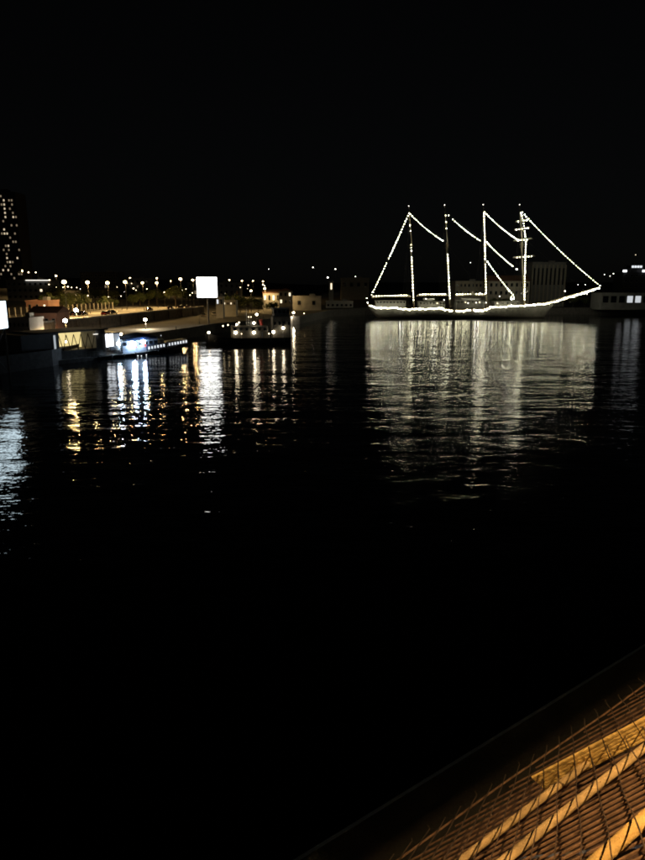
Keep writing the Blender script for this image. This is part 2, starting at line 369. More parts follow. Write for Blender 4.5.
# ================================================================== buildings
def win_mesh(wd, ht, pane):
    key = (round(wd, 2), round(ht, 2))
    if key not in WM:
        fr = MB()
        for s_ in (-1, 1): fr.box((s_*(wd/2), -.04, 0), (.09, .12, ht + .18), 'grey_metal')
        for s_ in (-1, 1): fr.box((0, -.043, s_*(ht/2)), (wd, .12, .09), 'grey_metal')
        fr.box((0, -.12, -ht/2 - .08), (wd + .3, .3, .08), 'concrete')
        WM[key] = (fr.mesh('window'), {})
    f, d = WM[key]
    if pane not in d: d[pane] = MB().box((0, .0, 0), (wd - .09, .03, ht - .09), pane).mesh('pane')
    return f, d[pane]
WM = {}
def building(name, label, cat, u0, u1, vt, vb, D, depth, wall, floors, cols, lit=(), dim='glass_dark', litm='win_warm', roof='flat', ww=.45, wh=.5, group=None, base=None, rz=0.0):
    a, b = Q(u0, vb, D), Q(u1, vb, D); top = Q((u0 + u1)/2, vt, D).z; bot = Q((u0 + u1)/2, vb, D).z
    W = b.x - a.x; cx = (a.x + b.x)/2; g = min(G(a.x, D), G(b.x, D), G(cx, D + depth)) - .4
    if base is not None: g = base
    t = thing(name, label, cat, (cx, D, g), rz, group); H = top - g
    MB().box((0, depth/2, H/2), (W, depth, H), wall).build('wall', t)
    if roof == 'flat':
        r = MB()
        for c_, s_ in (((0, -.05, H + .25), (W + .3, .35, .6)), ((0, depth + .05, H + .25), (W + .3, .35, .6)), ((-W/2, depth/2, H + .247), (.35, depth, .6)), ((W/2, depth/2, H + .247), (.35, depth, .6))): r.box(c_, s_, wall)
        r.box((W*.2, depth*.5, H + .8), (min(3, W*.2), min(3, depth*.3), 1.6), 'plaster_grey').build('roof_parapet', t)
    elif roof == 'gable':
        h = min(W, depth)*.22
        MB().add([(-W/2 - .4, -.5, H), (W/2 + .4, -.5, H), (W/2 + .4, depth + .5, H), (-W/2 - .4, depth + .5, H), (-W/2 - .4, depth/2, H + h), (W/2 + .4, depth/2, H + h)], [(0, 1, 5, 4), (2, 3, 4, 5), (0, 4, 3), (1, 2, 5), (3, 2, 1, 0)], 'roof').build('roof', t)
    elif roof == 'front':
        h = W*.2
        MB().add([(-W/2 - .4, -.5, H), (W/2 + .4, -.5, H), (W/2 + .4, depth + .5, H), (-W/2 - .4, depth + .5, H), (0, -.5, H + h), (0, depth + .5, H + h)], [(0, 1, 4), (3, 5, 2), (0, 4, 5, 3), (1, 2, 5, 4), (3, 2, 1, 0)], 'roof').build('roof', t)
    fh = (top - bot)/floors; cw = W/cols
    for i in range(floors):
        for j in range(cols):
            pm_ = litm if (i, j) in lit else dim
            f, p_ = win_mesh(min(cw*ww, 3.2), fh*wh, pm_)
            o = inst('window', f, t, (-W/2 + (j + .5)*cw, -.03, (bot - g) + (i + .52)*fh))
            inst('pane', p_, o, (0, -.03, 0))
    return t
# the tall tower block far left, with its own scattered lit flats
TD = 520.0
tl, tr = Q(-18, 275, TD), Q(23, 275, TD); ttop = Q(10, 193, TD).z; tg = G(tl.x, TD) - .5
tw = thing('tower_block', 'dark high rise tower block with scattered small lit windows', 'tower', ((tl.x + tr.x)/2, TD, tg))
TW = tr.x - tl.x; TH = ttop - tg
MB().box((0, 9, TH/2), (TW, 18, TH), 'tower_wall').build('wall', tw)
MB().box((0, 9, TH + .4), (TW + .6, 18.6, .8), 'tower_wall').box((TW*.1, 9, TH + 2), (8, 7, 3.2), 'tower_wall').build('roof', tw)
rawlit = [(22,112),(28,135),(30,158),(31,183),(40,229),(20,298),(22,322),(45,322),(50,391),(35,463),(63,485),(45,538),(15,540),(70,113),(93,113),(110,92),(73,137),(80,208),(103,160),(103,184),(105,231),(112,278),(90,322),(113,322),(95,370),(121,372),(124,393),(125,416),(103,463),(110,553),(35,440),(82,184),(115,300),(28,391),(57,415),(68,553)]
FHT = 3.05; ncol = 16; cw = TW/ncol
litset = {}
for k, (a, b) in enumerate(rawlit):
    p = Q(a/5.864, 180 + b/5.864, TD); litset[(int((p.z - tg)//FHT), int((p.x - tl.x)//cw))] = 'win_tower_dim' if k >= 30 or k in (13, 14, 16, 22, 24, 29) else 'win_tower'
nfl = int(TH//FHT)
slab = MB()
for i in range(1, nfl + 1): slab.box((0, -.12, i*FHT - .1), (TW + .2, .5, .22), 'tower_wall')
slab.build('floor_band', tw)
for i in range(2, nfl):
    for j in range(ncol):
        lm = litset.get((i, j))
        if lm is None and j < 6 and (i*7 + j*3) % 11 == 0: lm = 'win_tower'
        if lm is None and (i + j) % 2: continue
        if lm is None and random.random() < .2: lm = 'win_tower_dim'
        f, p_ = win_mesh(cw*.62, 1.5, lm or 'glass_dark')
        o = inst('window', f, tw, (-TW/2 + (j + .5)*cw, -.03, i*FHT + 1.55)); inst('pane', p_, o, (0, -.03, 0))
# left cluster
gb = building('apartment_block', 'grey flat roofed block with a strip light and lamp arms along its roof edge', 'building', 8, 50, 281, 300, 330, 14, 'plaster_grey', 3, 8, {(1, 6)}, wh=.4)
gD = 330
st = MB(); a_, b_ = Q(25.6, 280.3, gD - .6), Q(49.5, 280.3, gD - .6)
st.box(((a_.x + b_.x)/2 - gb.location.x, -.6, a_.z - gb.location.z), (b_.x - a_.x, .3, .32), 'strip').build('strip_light', gb)
for u, v in ((28.5, 272.4), (35.8, 272.4), (49.5, 280)):
    p = Q(u, v, gD - .5); lx = p.x - gb.location.x; lz = p.z - gb.location.z; zz = a_.z - gb.location.z
    la = MB().path([(lx + 1.0, -.3, zz - .2), (lx + 1.0, -.3, lz - 1.0), (lx + .7, -.4, lz - .1), (lx, -.5, lz + .1)], .07, 'grey_metal').build('lamp_arm', gb)
    MB().ball((lx, -.5, lz), .36, 'sodium_far', .7).build('lamp_head', la)
building('apartment_block', 'broad dim apartment block rising behind the promenade lamps', 'building', 82, 118, 273, 300, 400, 16, 'tower_wall', 5, 8, {(2, 5)}, litm='win_tower_dim')
building('apartment_block', 'dark apartment block behind the trees at the middle of the promenade', 'building', 118, 150, 279, 300, 420, 14, 'plaster_grey', 4, 7, {(0, 1), (2, 4)}, litm='win_tower_dim')
building('house', 'small reddish rendered house with a dark doorway below the grey block', 'house', 27, 49, 302, 314, 215, 9, 'plaster_red', 1, 3, {(0, 2)}, wh=.55, ww=.3, litm='win_warm')
building('quay_shed', 'long low grey quay shed beside the bright video screen', 'shed', 9, 30, 320, 330, 158, 8, 'plaster_grey', 1, 5, (), wh=.4)
building('quay_shed', 'brown windowless shed on the car park below the reddish house', 'shed', 30, 58, 313, 330, 178, 9, 'plaster_red', 1, 4, (), wh=.3, roof='gable')
building('house', 'low warm lit house under the slope lamps left of the stepped gable', 'house', 263, 280, 293, 303, 350, 9, 'plaster_grey', 1, 4, {(0, 0), (0, 2)}, roof='gable', litm='win_warm')
building('house', 'stepped gable house brightly lit by a lamp above the workboat wheelhouse', 'house', 279, 292, 291, 305, 330, 8, 'plaster_grey', 2, 3, {(0, 0), (1, 2)}, roof='front', litm='win_warm')
wh_ = building('house', 'pale waterfront house with two dark square windows', 'house', 292, 321, 297, 309, 345, 9, 'plaster_grey', 1, 2, (), wh=.35, ww=.22)
building('quay_shed', 'low pale shed on the waterfront near the stern of the tall ship', 'shed', 326, 353, 302, 308.5, 375, 8, 'plaster_white', 1, 6, (), wh=.3)
building('warehouse', 'flat roofed pale warehouse on the rise behind the stern of the tall ship', 'warehouse', 341, 369, 278.5, 291, 520, 14, 'plaster', 1, 4, (), wh=.3)
building('kiosk', 'narrow hut with a tall lit doorway beside the pale warehouse', 'hut', 329, 333.5, 282, 291, 470, 5, 'plaster_white', 1, 1, {(0, 0)}, ww=.35, wh=.7, litm='win_warm')
building('harbour_hall', 'pale two storey hall behind the middle masts of the tall ship', 'building', 455, 482, 282, 296, 385, 12, 'plaster', 2, 7, {(0, 4)}, litm='win_tower_dim', wh=.4)
building('harbour_hall', 'pale gabled hall between the foremost masts of the tall ship', 'building', 488, 529, 281, 297, 372, 14, 'plaster', 2, 8, (), roof='gable', wh=.45)
hb = building('harbour_hall', 'large pale hall with tall fluted pilasters behind the foremast', 'building', 531, 564, 263, 291, 392, 16, 'plaster_grey', 1, 8, (), wh=.6, ww=.35)
W_ = (Q(564, 280, 392) - Q(531, 280, 392)).x; Hh = Q(548, 263, 392).z - hb.location.z
pil = MB().box((0, 0, Hh/2 - .5), (.7, .6, Hh - 1), 'plaster', taper=.92).mesh('pilaster')
for i in range(9): inst('pilaster', pil, hb, (-W_/2 + i*W_/8, -.25, 0))
ws = building('warehouse', 'long dark quay warehouse with two bright windows past the bowsprit', 'warehouse', 601, 690, 294, 305, 352, 14, 'plaster_grey', 1, 11, {(0, 3), (0, 4)}, litm='win_quay', wh=.62, ww=.72)
ct = building('control_tower', 'dark harbour control building with a lit glazed top room and side lamps', 'tower', 621, 664, 273, 300, 430, 14, 'tower_wall', 5, 8, (), wh=.35)
p = Q(638, 267.4, 430); zt = Q(638, 273, 430).z - ct.location.z; lx = p.x - ct.location.x
cr = MB().box((lx, 5, zt + 1.6), (8.5, 7, 3.2), 'tower_wall').box((lx, 5, zt + 5.0), (9.4, 8, .5), 'tower_wall').build('top_room', ct)
for i in range(4): MB().box((lx - 2.6 + i*1.75, 1.55, zt + 4.0), (1.45, .1, 1.3), 'win_white').build('pane', cr)
MB().box((lx, 5, zt + 4.0), (7.4, 6.7, 1.7), 'glass_dark').build('glazing', cr)
MB().tube((lx, 5, zt + 5.2), (lx, 5, zt + 11.5), .12, 'grey_metal', .05).ball((lx, 5, zt + 11.6), .3, 'win_warm').build('mast', ct)
for u in (624.8, 644.3):
    pp = Q(u, 271, 429); MB().box((pp.x - ct.location.x, -1.1, pp.z - ct.location.z), (2.4, .5, 1.3), 'room_white').box((pp.x - ct.location.x, -.6, pp.z - ct.location.z - 1.2), (.2, .7, 1.6), 'grey_metal').build('side_lamp', ct)
sk = building('kiosk', 'small white pillared kiosk under the glowing billboard', 'kiosk', 216, 223, 298, 305.5, 262, 4, 'plaster_white', 1, 2, {(0, 0)}, ww=.5, wh=.6, litm='win_white')
building('kiosk', 'low lit kiosk row between the billboard and the slope lamps', 'kiosk', 223, 236, 301.5, 305.5, 275, 5, 'plaster_white', 1, 4, {(0, 2), (0, 0)}, ww=.4, wh=.5, litm='win_warm')
building('apartment_block', 'dark low block behind the billboard', 'building', 188, 240, 283, 302, 460, 14, 'plaster_grey', 3, 10, {(1, 1)}, litm='win_tower_dim')

# ================================================================== billboard and video screen
BD = 225.0
bl, br = Q(197.3, 297.2, BD), Q(217.2, 297.2, BD); btop = Q(207, 277.3, BD).z; bz = G((bl.x + br.x)/2, BD) - .1
bb = thing('billboard', 'square glowing white billboard on a steel post above the quay', 'billboard', ((bl.x + br.x)/2, BD, bz), 0)
BW = br.x - bl.x; BH = btop - bl.z; b0 = bl.z - bz
MB().tube((0, .6, 0), (0, .6, b0 + BH*.8), .35, 'grey_metal', .3, n=12).build('post', bb)
MB().box((0, .28, b0 + BH/2), (BW + .3, .4, BH + .3), 'dark_metal').build('frame', bb)
MB().box((0, .04, b0 + BH/2), (BW, .06, BH), 'billboard').build('lit_face', bb)
MB().box((0, -.35, b0 - .4), (BW, .7, .08), 'grey_metal').path([(-BW/2, -.65, b0 + .5), (BW/2, -.65, b0 + .5)], .04, 'grey_metal').build('catwalk', bb)
lamp_at(197.4, 279.5, 224, 'far', 'white lamp touching the upper corner of the glowing billboard', None, 1.0, 'warmwhite')
A_, B_ = Q(-22, 327, 100), Q(8.2, 327.6, 112)
zt_ = V2(6.4, 301, A_, B_).z; zb_ = B_.z
vsn = thing('video_screen', 'tall bluish white video screen standing on a steel frame at the quay edge', 'screen', (B_.x, B_.y, 0), math.atan2(B_.y - A_.y, B_.x - A_.x))
SL_ = (B_ - A_).length; gz = ground(B_.x, B_.y + 4) - .3
MB().box((-SL_/2, .25, (zb_ + zt_)/2), (SL_ + .3, .4, zt_ - zb_ + .3), 'dark_metal').build('frame', vsn)
for i in range(4):
    for j in range(4): MB().box((-SL_*(i + .5)/4, .02, zb_ + (zt_ - zb_)*(j + .5)/4), (SL_/4 - .012, .05, (zt_ - zb_)/4 - .012), 'screen').build('screen_panel', vsn)
for x in (-.6, -SL_ + .6): MB().tube((x, .4, -2.5), (x, .4, zt_), .2, 'grey_metal').build('post', vsn)
MB().path([(-.6, .4, 1), (-SL_ + .6, .4, zb_)], .08, 'grey_metal').path([(-.6, .4, zb_), (-SL_ + .6, .4, 1)], .08, 'grey_metal').build('brace', vsn)

# ================================================================== trees
def tree(u, vb, D, h, r, label, group=None, leaf='leaf_a', n=1300, lobes=9):
    p = Q(u, vb, D); g = G(p.x, p.y); t = thing('broadleaf_tree', label, 'tree', (p.x, p.y, g - .1), random.random()*6, group)
    tr_ = MB(); fork = h*.38; tr_.tube((0, 0, 0), (.1, .05, fork), .24*h/8, 'bark', .16*h/8)
    cs = []
    for i in range(lobes):
        a = i*2.4 + random.random()*.8; rr = r*(.25 + .6*random.random()); z = h*(.5 + .42*random.random()*(1 - .4*rr/r))
        c_ = Vector((rr*math.cos(a), rr*math.sin(a), z)); cs.append((c_, r*(.32 + .25*random.random())))
        mid = Vector((c_.x*.45, c_.y*.45, fork + (z - fork)*.55)); tr_.tube((.1, .05, fork*.97), mid, .10*h/8, 'bark', .06*h/8, n=6).tube(mid, c_, .06*h/8, 'bark', .02, n=5)
    tr_.build('trunk', t)
    V = []; F = []; mm = []
    for i in range(n):
        c_, rad = cs[i % lobes]; d = Vector((random.gauss(0, 1), random.gauss(0, 1), random.gauss(0, .8))).normalized()*rad*(random.random()**.4)
        q_ = c_ + d; s_ = .16 + .2*random.random(); nx = Vector((random.gauss(0, 1), random.gauss(0, 1), random.gauss(0, 1))).normalized(); ny = nx.orthogonal().normalized(); o = len(V)
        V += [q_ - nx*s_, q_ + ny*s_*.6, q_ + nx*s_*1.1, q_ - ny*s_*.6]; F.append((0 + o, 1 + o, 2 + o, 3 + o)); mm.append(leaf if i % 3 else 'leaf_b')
    m_ = MB()
    for f, k in zip(F, mm): m_.f.append(f); m_.m.append(m_.mi(k))
    m_.v = [tuple(v) for v in V]; m_.build('crown', t)
    return t
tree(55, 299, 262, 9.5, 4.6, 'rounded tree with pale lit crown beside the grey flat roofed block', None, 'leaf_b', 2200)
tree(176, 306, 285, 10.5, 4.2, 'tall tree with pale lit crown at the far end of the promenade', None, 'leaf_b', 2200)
for u, vb, D, h, r in ((140, 306, 268, 7, 3.6), (149, 306, 275, 8, 4), (157, 306, 280, 8.5, 3.8), (165, 306, 288, 8, 3.8), (133, 306, 262, 5.5, 3), (186, 305, 300, 7, 3.4), (112, 308, 250, 4.5, 2.6), (103, 308, 244, 4.8, 2.8), (84, 309, 232, 6, 3), (74, 309, 226, 7, 3.2)):
    tree(u, vb, D_behind(u, vb, 33), h, r, 'dark bushy street tree behind the promenade fence', 'street trees behind the promenade fence')
rs = random.Random(5)
for k in range(12):
    u = 84 + k*9.5 + rs.uniform(-3, 3); vb = 303
    tree(u, vb, D_behind(u, vb, rs.uniform(44, 75)), rs.uniform(7, 10), rs.uniform(3, 4.4), 'dim tree on the slope behind the promenade trees', 'trees on the slope', rs.choice(('leaf_a', 'leaf_b')), 1100)
for u, vb, D, h, r in ((46, 301, 240, 7.5, 3.6), (62, 303, 232, 6.5, 3.4)):
    tree(u, vb, D, h, r, 'dark tree between the reddish house and the promenade end', 'trees by the reddish house')
for u, vb, D, h, r in ((229, 303, 315, 9, 4.2), (240, 303, 322, 8.5, 4.2), (248, 304, 318, 7.5, 4), (258, 305, 310, 7, 3.6), (272, 305, 305, 6, 3.2)):
    tree(u, vb, D, h, r, 'dark tree on the waterfront slope behind the workboat', 'trees behind the workboat')
for u, vb, D, h, r in ((497, 300, 362, 6.5, 3.2), (508, 300, 360, 6, 3), (574, 296, 372, 7, 3.5), (586, 297, 375, 6, 3.2), (433, 300, 380, 7, 3.6)):
    tree(u, vb, D, h, r, 'dark quayside tree behind the tall ship', 'trees behind the tall ship', n=900)

# ================================================================== parked cars
def make_car(label, paint, group=None):
    t = thing('parked_car', label, 'car', group=group)
    body = MB()
    def sec(x, w_, zb, zm, zt): return [(x, -w_*.92, zb), (x, -w_, zb + .18), (x, -w_, zm), (x, -w_*.86, zt), (x, 0, zt + .03), (x, w_*.86, zt), (x, w_, zm), (x, w_, zb + .18), (x, w_*.92, zb), (x, -w_*.92, zb)]
    body.loft([sec(-2.15, .78, .3, .55, .7), sec(-2.05, .85, .24, .7, .9), sec(-1.2, .88, .22, .75, .98), (sec(.9, .88, .22, .75, .97)), sec(1.7, .85, .22, .68, .85), sec(2.1, .76, .28, .5, .66)], paint).build('body', t, True)
    def cs(x, w_, z): return [(x, -.84, .9), (x, -w_, z), (x, 0, z + .04), (x, w_, z), (x, .84, .9), (x, -.84, .9)]
    MB().loft([[(-1.95, -.8, .88), (-1.95, -.7, .92), (-1.95, 0, .93), (-1.95, .7, .92), (-1.95, .8, .88), (-1.95, -.8, .88)], cs(-1.35, .68, 1.42), cs(-.1, .68, 1.46), [(.95, -.8, .93), (.95, -.7, .96), (.95, 0, .97), (.95, .7, .96), (.95, .8, .93), (.95, -.8, .93)]], 'glass_dark').build('windows', t, True)
    MB().loft([[(-1.3, -.66, 1.43), (-1.3, 0, 1.48), (-1.3, .66, 1.43), (-1.3, -.66, 1.42)], [(-.15, -.66, 1.47), (-.15, 0, 1.52), (-.15, .66, 1.47), (-.15, -.66, 1.46)]], paint).build('roof', t)
    for x in (-1.3, 1.3):
        for y in (-.8, .8):
            wl_ = MB().tube((x, y - .1, .32), (x, y + .1, .32), .32, 'rubber', n=14).build('wheel', t)
            MB().tube((x, y - .115, .32), (x, y + .115, .32), .19, 'grey_metal', n=10).build('rim', wl_)
    for y in (-.6, .6):
        MB().bev((2.06, y, .58), (.12, .32, .14), 'white_paint', .03).build('headlight', t)
        MB().bev((-2.1, y, .68), (.12, .3, .14), 'red_paint', .03).build('tail_light', t)
    return t
car0 = make_car('dark parked car standing below the retaining wall', 'car_dark', 'dark cars parked below the retaining wall')
cars = [(76, 325, 'dark'), (84, 324.5, 'dark'), (113, 323, 'dark'), (150, 319, 'dark'), (181, 315.5, 'dark'), (189, 315, 'dark'), (171, 317, 'dark')]
ang = math.atan2(wdir.y, wdir.x)
for i, (u, v, k) in enumerate(cars):
    p = P(u, v, 3.2); o = car0 if i == 0 else copy_tree(car0); o.location = (p.x, p.y, G(p.x, p.y)); o.rotation_euler = (0, 0, ang + random.uniform(-.15, .15))
s1 = make_car('silver parked car on the quay below the billboard', 'car_silver'); p = P(203, 316, 3.3); s1.location = (p.x, p.y, G(p.x, p.y)); s1.rotation_euler = (0, 0, ang + .5)
s2 = make_car('white painted parked car nearest the kiosk under the billboard', 'white_paint'); p = P(214, 314.5, 3.4); s2.location = (p.x, p.y, G(p.x, p.y)); s2.rotation_euler = (0, 0, ang + .3)
s3 = make_car('dark red car driving on the promenade beside the low coping', 'car_red'); p = V2(106, 313, WA + wn*4, WB + wn*4); s3.location = (p.x, p.y, PROM_Z + .02); s3.rotation_euler = (0, 0, ang)

# ================================================================== tall ship
SY = 328.0                                            # centreline
HB = 6.2                                              # half beam
def S(u, v, y=SY): return Q(u, v, y)
ship = thing('tall_ship', 'four masted tall ship outlined in white festoon lights', 'ship', (S(486, 318).x, SY, 0))
SX = ship.location.x
def L3(p): return Vector((p.x - SX, p.y - SY, p.z))
sheer_px = [(368.5, 304.2), (374, 306.8), (383, 307.9), (411, 308.9), (433, 309.0), (453, 309.8), (476, 309.6), (492, 307.2), (523.7, 305.2), (540, 303.6), (556, 301.4)]
sheer = [L3(S(u, v, SY - HB*.6)) for u, v in sheer_px]
wl0, wl1 = L3(S(380, 318)).x, L3(S(541, 318)).x
x0, x1 = sheer[0].x, sheer[-1].x
def sheer_z(x): return float(np.interp(x, [p.x for p in sheer], [p.z for p in sheer]))
def half(x):
    t = (x - x0)/(x1 - x0); return HB*(max(0.0, math.sin(math.pi*min(1, .16 + t*.84)))**.55)*(1 if t < .55 else 1 - ((t - .55)/.45)**2.6*.55) * (.62 + .38*sm(t/.12)) * (1 - .98*sm((t - .86)/.14)**1.5)
secs = []; NS = 44
for i in range(NS + 1):
    t = i/NS; x = x0 + t*(x1 - x0); b = max(.12, half(x)); zs = sheer_z(x)
    zk = -2.5 if wl0 < x < wl1 else (-2.5 + (zs*.75 + 2.5)*min(1, ((wl0 - x)/(wl0 - x0))**.6 if x <= wl0 else ((x - wl1)/(x1 - wl1))**.8))
    zw = max(.6, zk + .3)
    row = [(x, -b, zs), (x, -b*.995, zs*.72 + zw*.28), (x, -b*.96, zs*.4 + zw*.6), (x, -b*.9, zw), (x, -b*.6, (zk + zw)/2 - .2), (x, 0, zk)]
    secs.append(row + [(X, -Y, Z) for X, Y, Z in row[-2::-1]])
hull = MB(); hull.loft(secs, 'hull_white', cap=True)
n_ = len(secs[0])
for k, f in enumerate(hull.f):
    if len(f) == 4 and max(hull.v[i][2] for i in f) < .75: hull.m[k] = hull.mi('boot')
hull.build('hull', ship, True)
dk = MB()
for i in range(NS):
    xa, xb = x0 + i/NS*(x1 - x0), x0 + (i+1)/NS*(x1 - x0); ba, b2 = max(.05, half(xa) - .1), max(.05, half(xb) - .1); za, zb = sheer_z(xa) - .9, sheer_z(xb) - .9
    dk.add([(xa, -ba, za), (xb, -b2, zb), (xb, b2, zb), (xa, ba, za)], [(0, 1, 2, 3)], 'teak')
dk.build('deck', ship)
ru = MB()
for i in range(NS):
    xa, xb = x0 + i/NS*(x1 - x0), x0 + (i+1)/NS*(x1 - x0)
    for s_ in (-1, 1): ru.tube((xa, s_*half(xa), sheer_z(xa) + .05), (xb, s_*half(xb), sheer_z(xb) + .05), .12, 'teak', n=5)
ru.build('cap_rail', ship)
ph = MB().tube((0, .05, 0), (0, -.06, 0), .22, 'glass_dark', n=10).mesh('porthole')
for i in range(26):
    x = x0 + (.1 + .76*i/25)*(x1 - x0); inst('porthole', ph, ship, (x, -half(x)*.985, sheer_z(x)*.62))
# deck houses
def house(u0, u1, vt, vb, hw, nwin, lit=()):
    a, b = L3(S(u0, vb)), L3(S(u1, vb)); zt = L3(S((u0+u1)/2, vt)).z; zb = sheer_z((a.x + b.x)/2) - 1.0
    h = MB().bev(((a.x + b.x)/2, 0, (zt + zb)/2), (b.x - a.x, hw*2, zt - zb), 'deck_paint', .12).build('deckhouse', ship)
    MB().bev(((a.x + b.x)/2, 0, zt + .07), (b.x - a.x + .8, hw*2 + .8, .14), 'deck_paint', .04).build('roof', h)
    for i in range(nwin):
        x = a.x + (i + .5)*(b.x - a.x)/nwin
        MB().box((x, -hw - .03, zt - .75), (.7, .08, .6), 'win_warm' if i in lit else 'glass_dark').build('window', h)
house(375, 405, 300.5, 306, 3.6, 9, ())
house(418, 444, 301.5, 307, 3.4, 8, (5,))
house(455, 483, 300.5, 307, 3.4, 8, (2, 6))
house(493, 518, 301.5, 305, 3.2, 5, (0,))
for u in (428.0, 465.0, 473.0):                        # ship's boats on the houses
    p = L3(S(u, 299.5)); bt = MB()
    rows = []
    for k in range(9):
        t = -1 + k/4; b = .95*(1 - abs(t)**2.4)**.6 if abs(t) < 1 else .03; rows.append([(p.x + t*2.9, -3.2 - b, p.z + .35 + .25*t*t), (p.x + t*2.8, -3.2 - b*.75, p.z - .25 + .2*t*t), (p.x + t*2.6, -3.2, p.z - .5 + .45*t*t), (p.x + t*2.8, -3.2 + b*.75, p.z - .25 + .2*t*t), (p.x + t*2.9, -3.2 + b, p.z + .35 + .25*t*t), (p.x + t*2.9, -3.2, p.z + .6 + .25*t*t), (p.x + t*2.9, -3.2 - b, p.z + .35 + .25*t*t)])
    bt.loft(rows, 'white_paint').build('ships_boat', ship, True)
# masts
masts = [((413.8, 302), (408.8, 206.5)), ((449.8, 302), (444.6, 205.5)), ((486.4, 302), (483.2, 205)), ((524.3, 302), (519.6, 205))]
MT = []
for i, (b, t) in enumerate(masts):
    pb, pt = L3(S(*b)), L3(S(*t)); MT.append((pb, pt)); dmp = pt - pb
    m_ = MB().tube(pb - dmp*.06, pb + dmp*.62, .42, 'spar', .34, n=10).build('mast', ship, True)
    MB().tube(pb + dmp*.58 + Vector((.5, 0, 0)), pt, .25, 'spar', .1, n=8).build('topmast', m_, True)
    MB().box(pb + dmp*.6 + Vector((.2, 0, 0)), (1.8, 2.6, .16), 'spar').box(pb + dmp*.575, (1.2, 1.2, .3), 'spar').build('crosstrees', m_)
    sh = MB()
    for s_ in (-1, 1):
        for k in range(5):
            xx = pb.x - 3.6 + k*1.6; sh.tube((xx, s_*half(xx), sheer_z(xx)), pb + dmp*.58, .04, 'rope', n=4)
        for k in range(2):
            xx = pb.x - 5.2 + k*1.6; sh.tube((xx, s_*half(xx), sheer_z(xx)), pb + dmp*(.86 + .12*k), .035, 'rope', n=4)
        for k in range(16):
            f_ = .06 + k*.055; xa, xb = pb.x - 3.6, pb.x + 2.8
            A1 = Vector((xa, s_*half(xa), sheer_z(xa))).lerp(pb + dmp*.58, f_); B1 = Vector((xb, s_*half(xb), sheer_z(xb))).lerp(pb + dmp*.58, f_); sh.tube(A1, B1, .022, 'rope', n=3)
    sh.build('shrouds', ship)
    MB().ball(pt + Vector((0, 0, .2)), .16, 'festoon_dim').build('truck_light', m_)
def mast_pt(i, v):
    pb, pt = MT[i]; z = L3(S(500, v)).z; return pb.lerp(pt, (z - pb.z)/(pt.z - pb.z))
# booms, gaffs and furled sails
def boom(ua, va, ub, vb):
    a, b = L3(S(ua, va)), L3(S(ub, vb)); bo = MB().tube(a, b, .22, 'spar', .26, n=8).build('boom', ship, True)
    rows = []
    for k in range(25):
        c_ = a.lerp(b, .04 + .93*k/24); r = (.46 + .1*math.sin(k*1.9) + .06*random.random())*min(1, .5 + 3*min(k, 24 - k)/24)
        rows.append([(c_.x, r*math.cos(q_*math.pi/4)*.9, c_.z + .55 + r*math.sin(q_*math.pi/4)) for q_ in range(9)])
    MB().loft(rows, 'canvas').build('furled_sail', bo, True)
boom(371.5, 297.6, 411, 296.4); boom(416.5, 296, 448, 295.4); boom(454, 295.8, 485, 295.4)
# yards on the foremast, square to the ship and slightly braced
for v, ln in ((221, 11), (229, 14), (240, 17), (257, 20)):
    c_ = mast_pt(3, v) + Vector((.7, 0, 0)); d = Vector((math.sin(.26), -math.cos(.26), 0))
    y_ = MB().tube(c_ - d*ln/2, c_, .1, 'spar', .2, n=8).tube(c_, c_ + d*ln/2, .2, 'spar', .1, n=8).build('yard', ship, True)
    rows = []
    for k in range(15):
        cc = c_ + d*ln*(-.45 + .9*k/14); r = .26 + .05*math.sin(k*2.1)
        rows.append([(cc.x + r*math.cos(q_*math.pi/4), cc.y, cc.z + .3 + r*math.sin(q_*math.pi/4)) for q_ in range(9)])
    MB().loft(rows, 'canvas').build('furled_sail', y_, True)
bt_ = L3(S(601, 286.6)); bs0 = L3(S(548, 302.5))
MB().tube(bs0, bt_, .42, 'spar', .16, n=10).build('bowsprit', ship, True)
rg = MB()
top4 = MT[3][1]
for a, b in ((bt_, mast_pt(3, 212)), (bt_.lerp(bs0, .3), mast_pt(3, 236)), (bt_.lerp(bs0, .6), mast_pt(3, 258)), (bt_, Vector((wl1 + 1, 0, 1.2))), (mast_pt(0, 213), L3(S(371, 296)))): rg.tube(a, b, .04, 'rope', n=4)
for i in range(3):
    rg.tube(mast_pt(i, 212), mast_pt(i + 1, 241), .035, 'rope', n=4).tube(mast_pt(i, 243), mast_pt(i + 1, 300), .035, 'rope', n=4)
rg.build('stays', ship)
gw = MB()                                              # gangway
ga = L3(S(440, 309)); gw.box((ga.x, half(ga.x) + 4, 4.0), (1.2, 8.5, .2), 'grey_metal').build('gangway', ship)
# festoon strings
def string(pts, space=1.36, r=.185, sag=.0, mt='festoon', name='light_string', jit=.03, yoff=-.5):
    m_ = MB(); pts = [Vector(p) + Vector((0, yoff, 0)) for p in pts]
    full = []
    if len(pts) == 2 and sag:
        a, b = pts; pts = [a.lerp(b, k/16) - Vector((0, 0, sag*4*(k/16)*(1 - k/16))) for k in range(17)]
    m_.path(pts, .025, 'rope', n=3)
    carry = space*.5
    for a, b in zip(pts[:-1], pts[1:]):
        l = (b - a).length; s_ = carry
        while s_ < l:
            c_ = a.lerp(b, s_/l) + Vector((random.uniform(-jit, jit), 0, random.uniform(-jit, jit) - .12))
            if random.random() > .025: m_.ball(c_, r*random.uniform(.8, 1.2), random.choice((mt, mt, 'festoon_soft', 'festoon_hot')))
            s_ += space*random.uniform(.93, 1.07)
        carry = s_ - l
    return m_.build(name, ship)
def sx(u, v, y=SY): return L3(S(u, v, y))
string([sx(371, 295.8), mast_pt(0, 213)], sag=.5)
string([mast_pt(0, 213), sx(442.5, 240.5)], sag=.8)
string([sx(447.6, 214.3), sx(481.2, 241.2)], sag=.8)
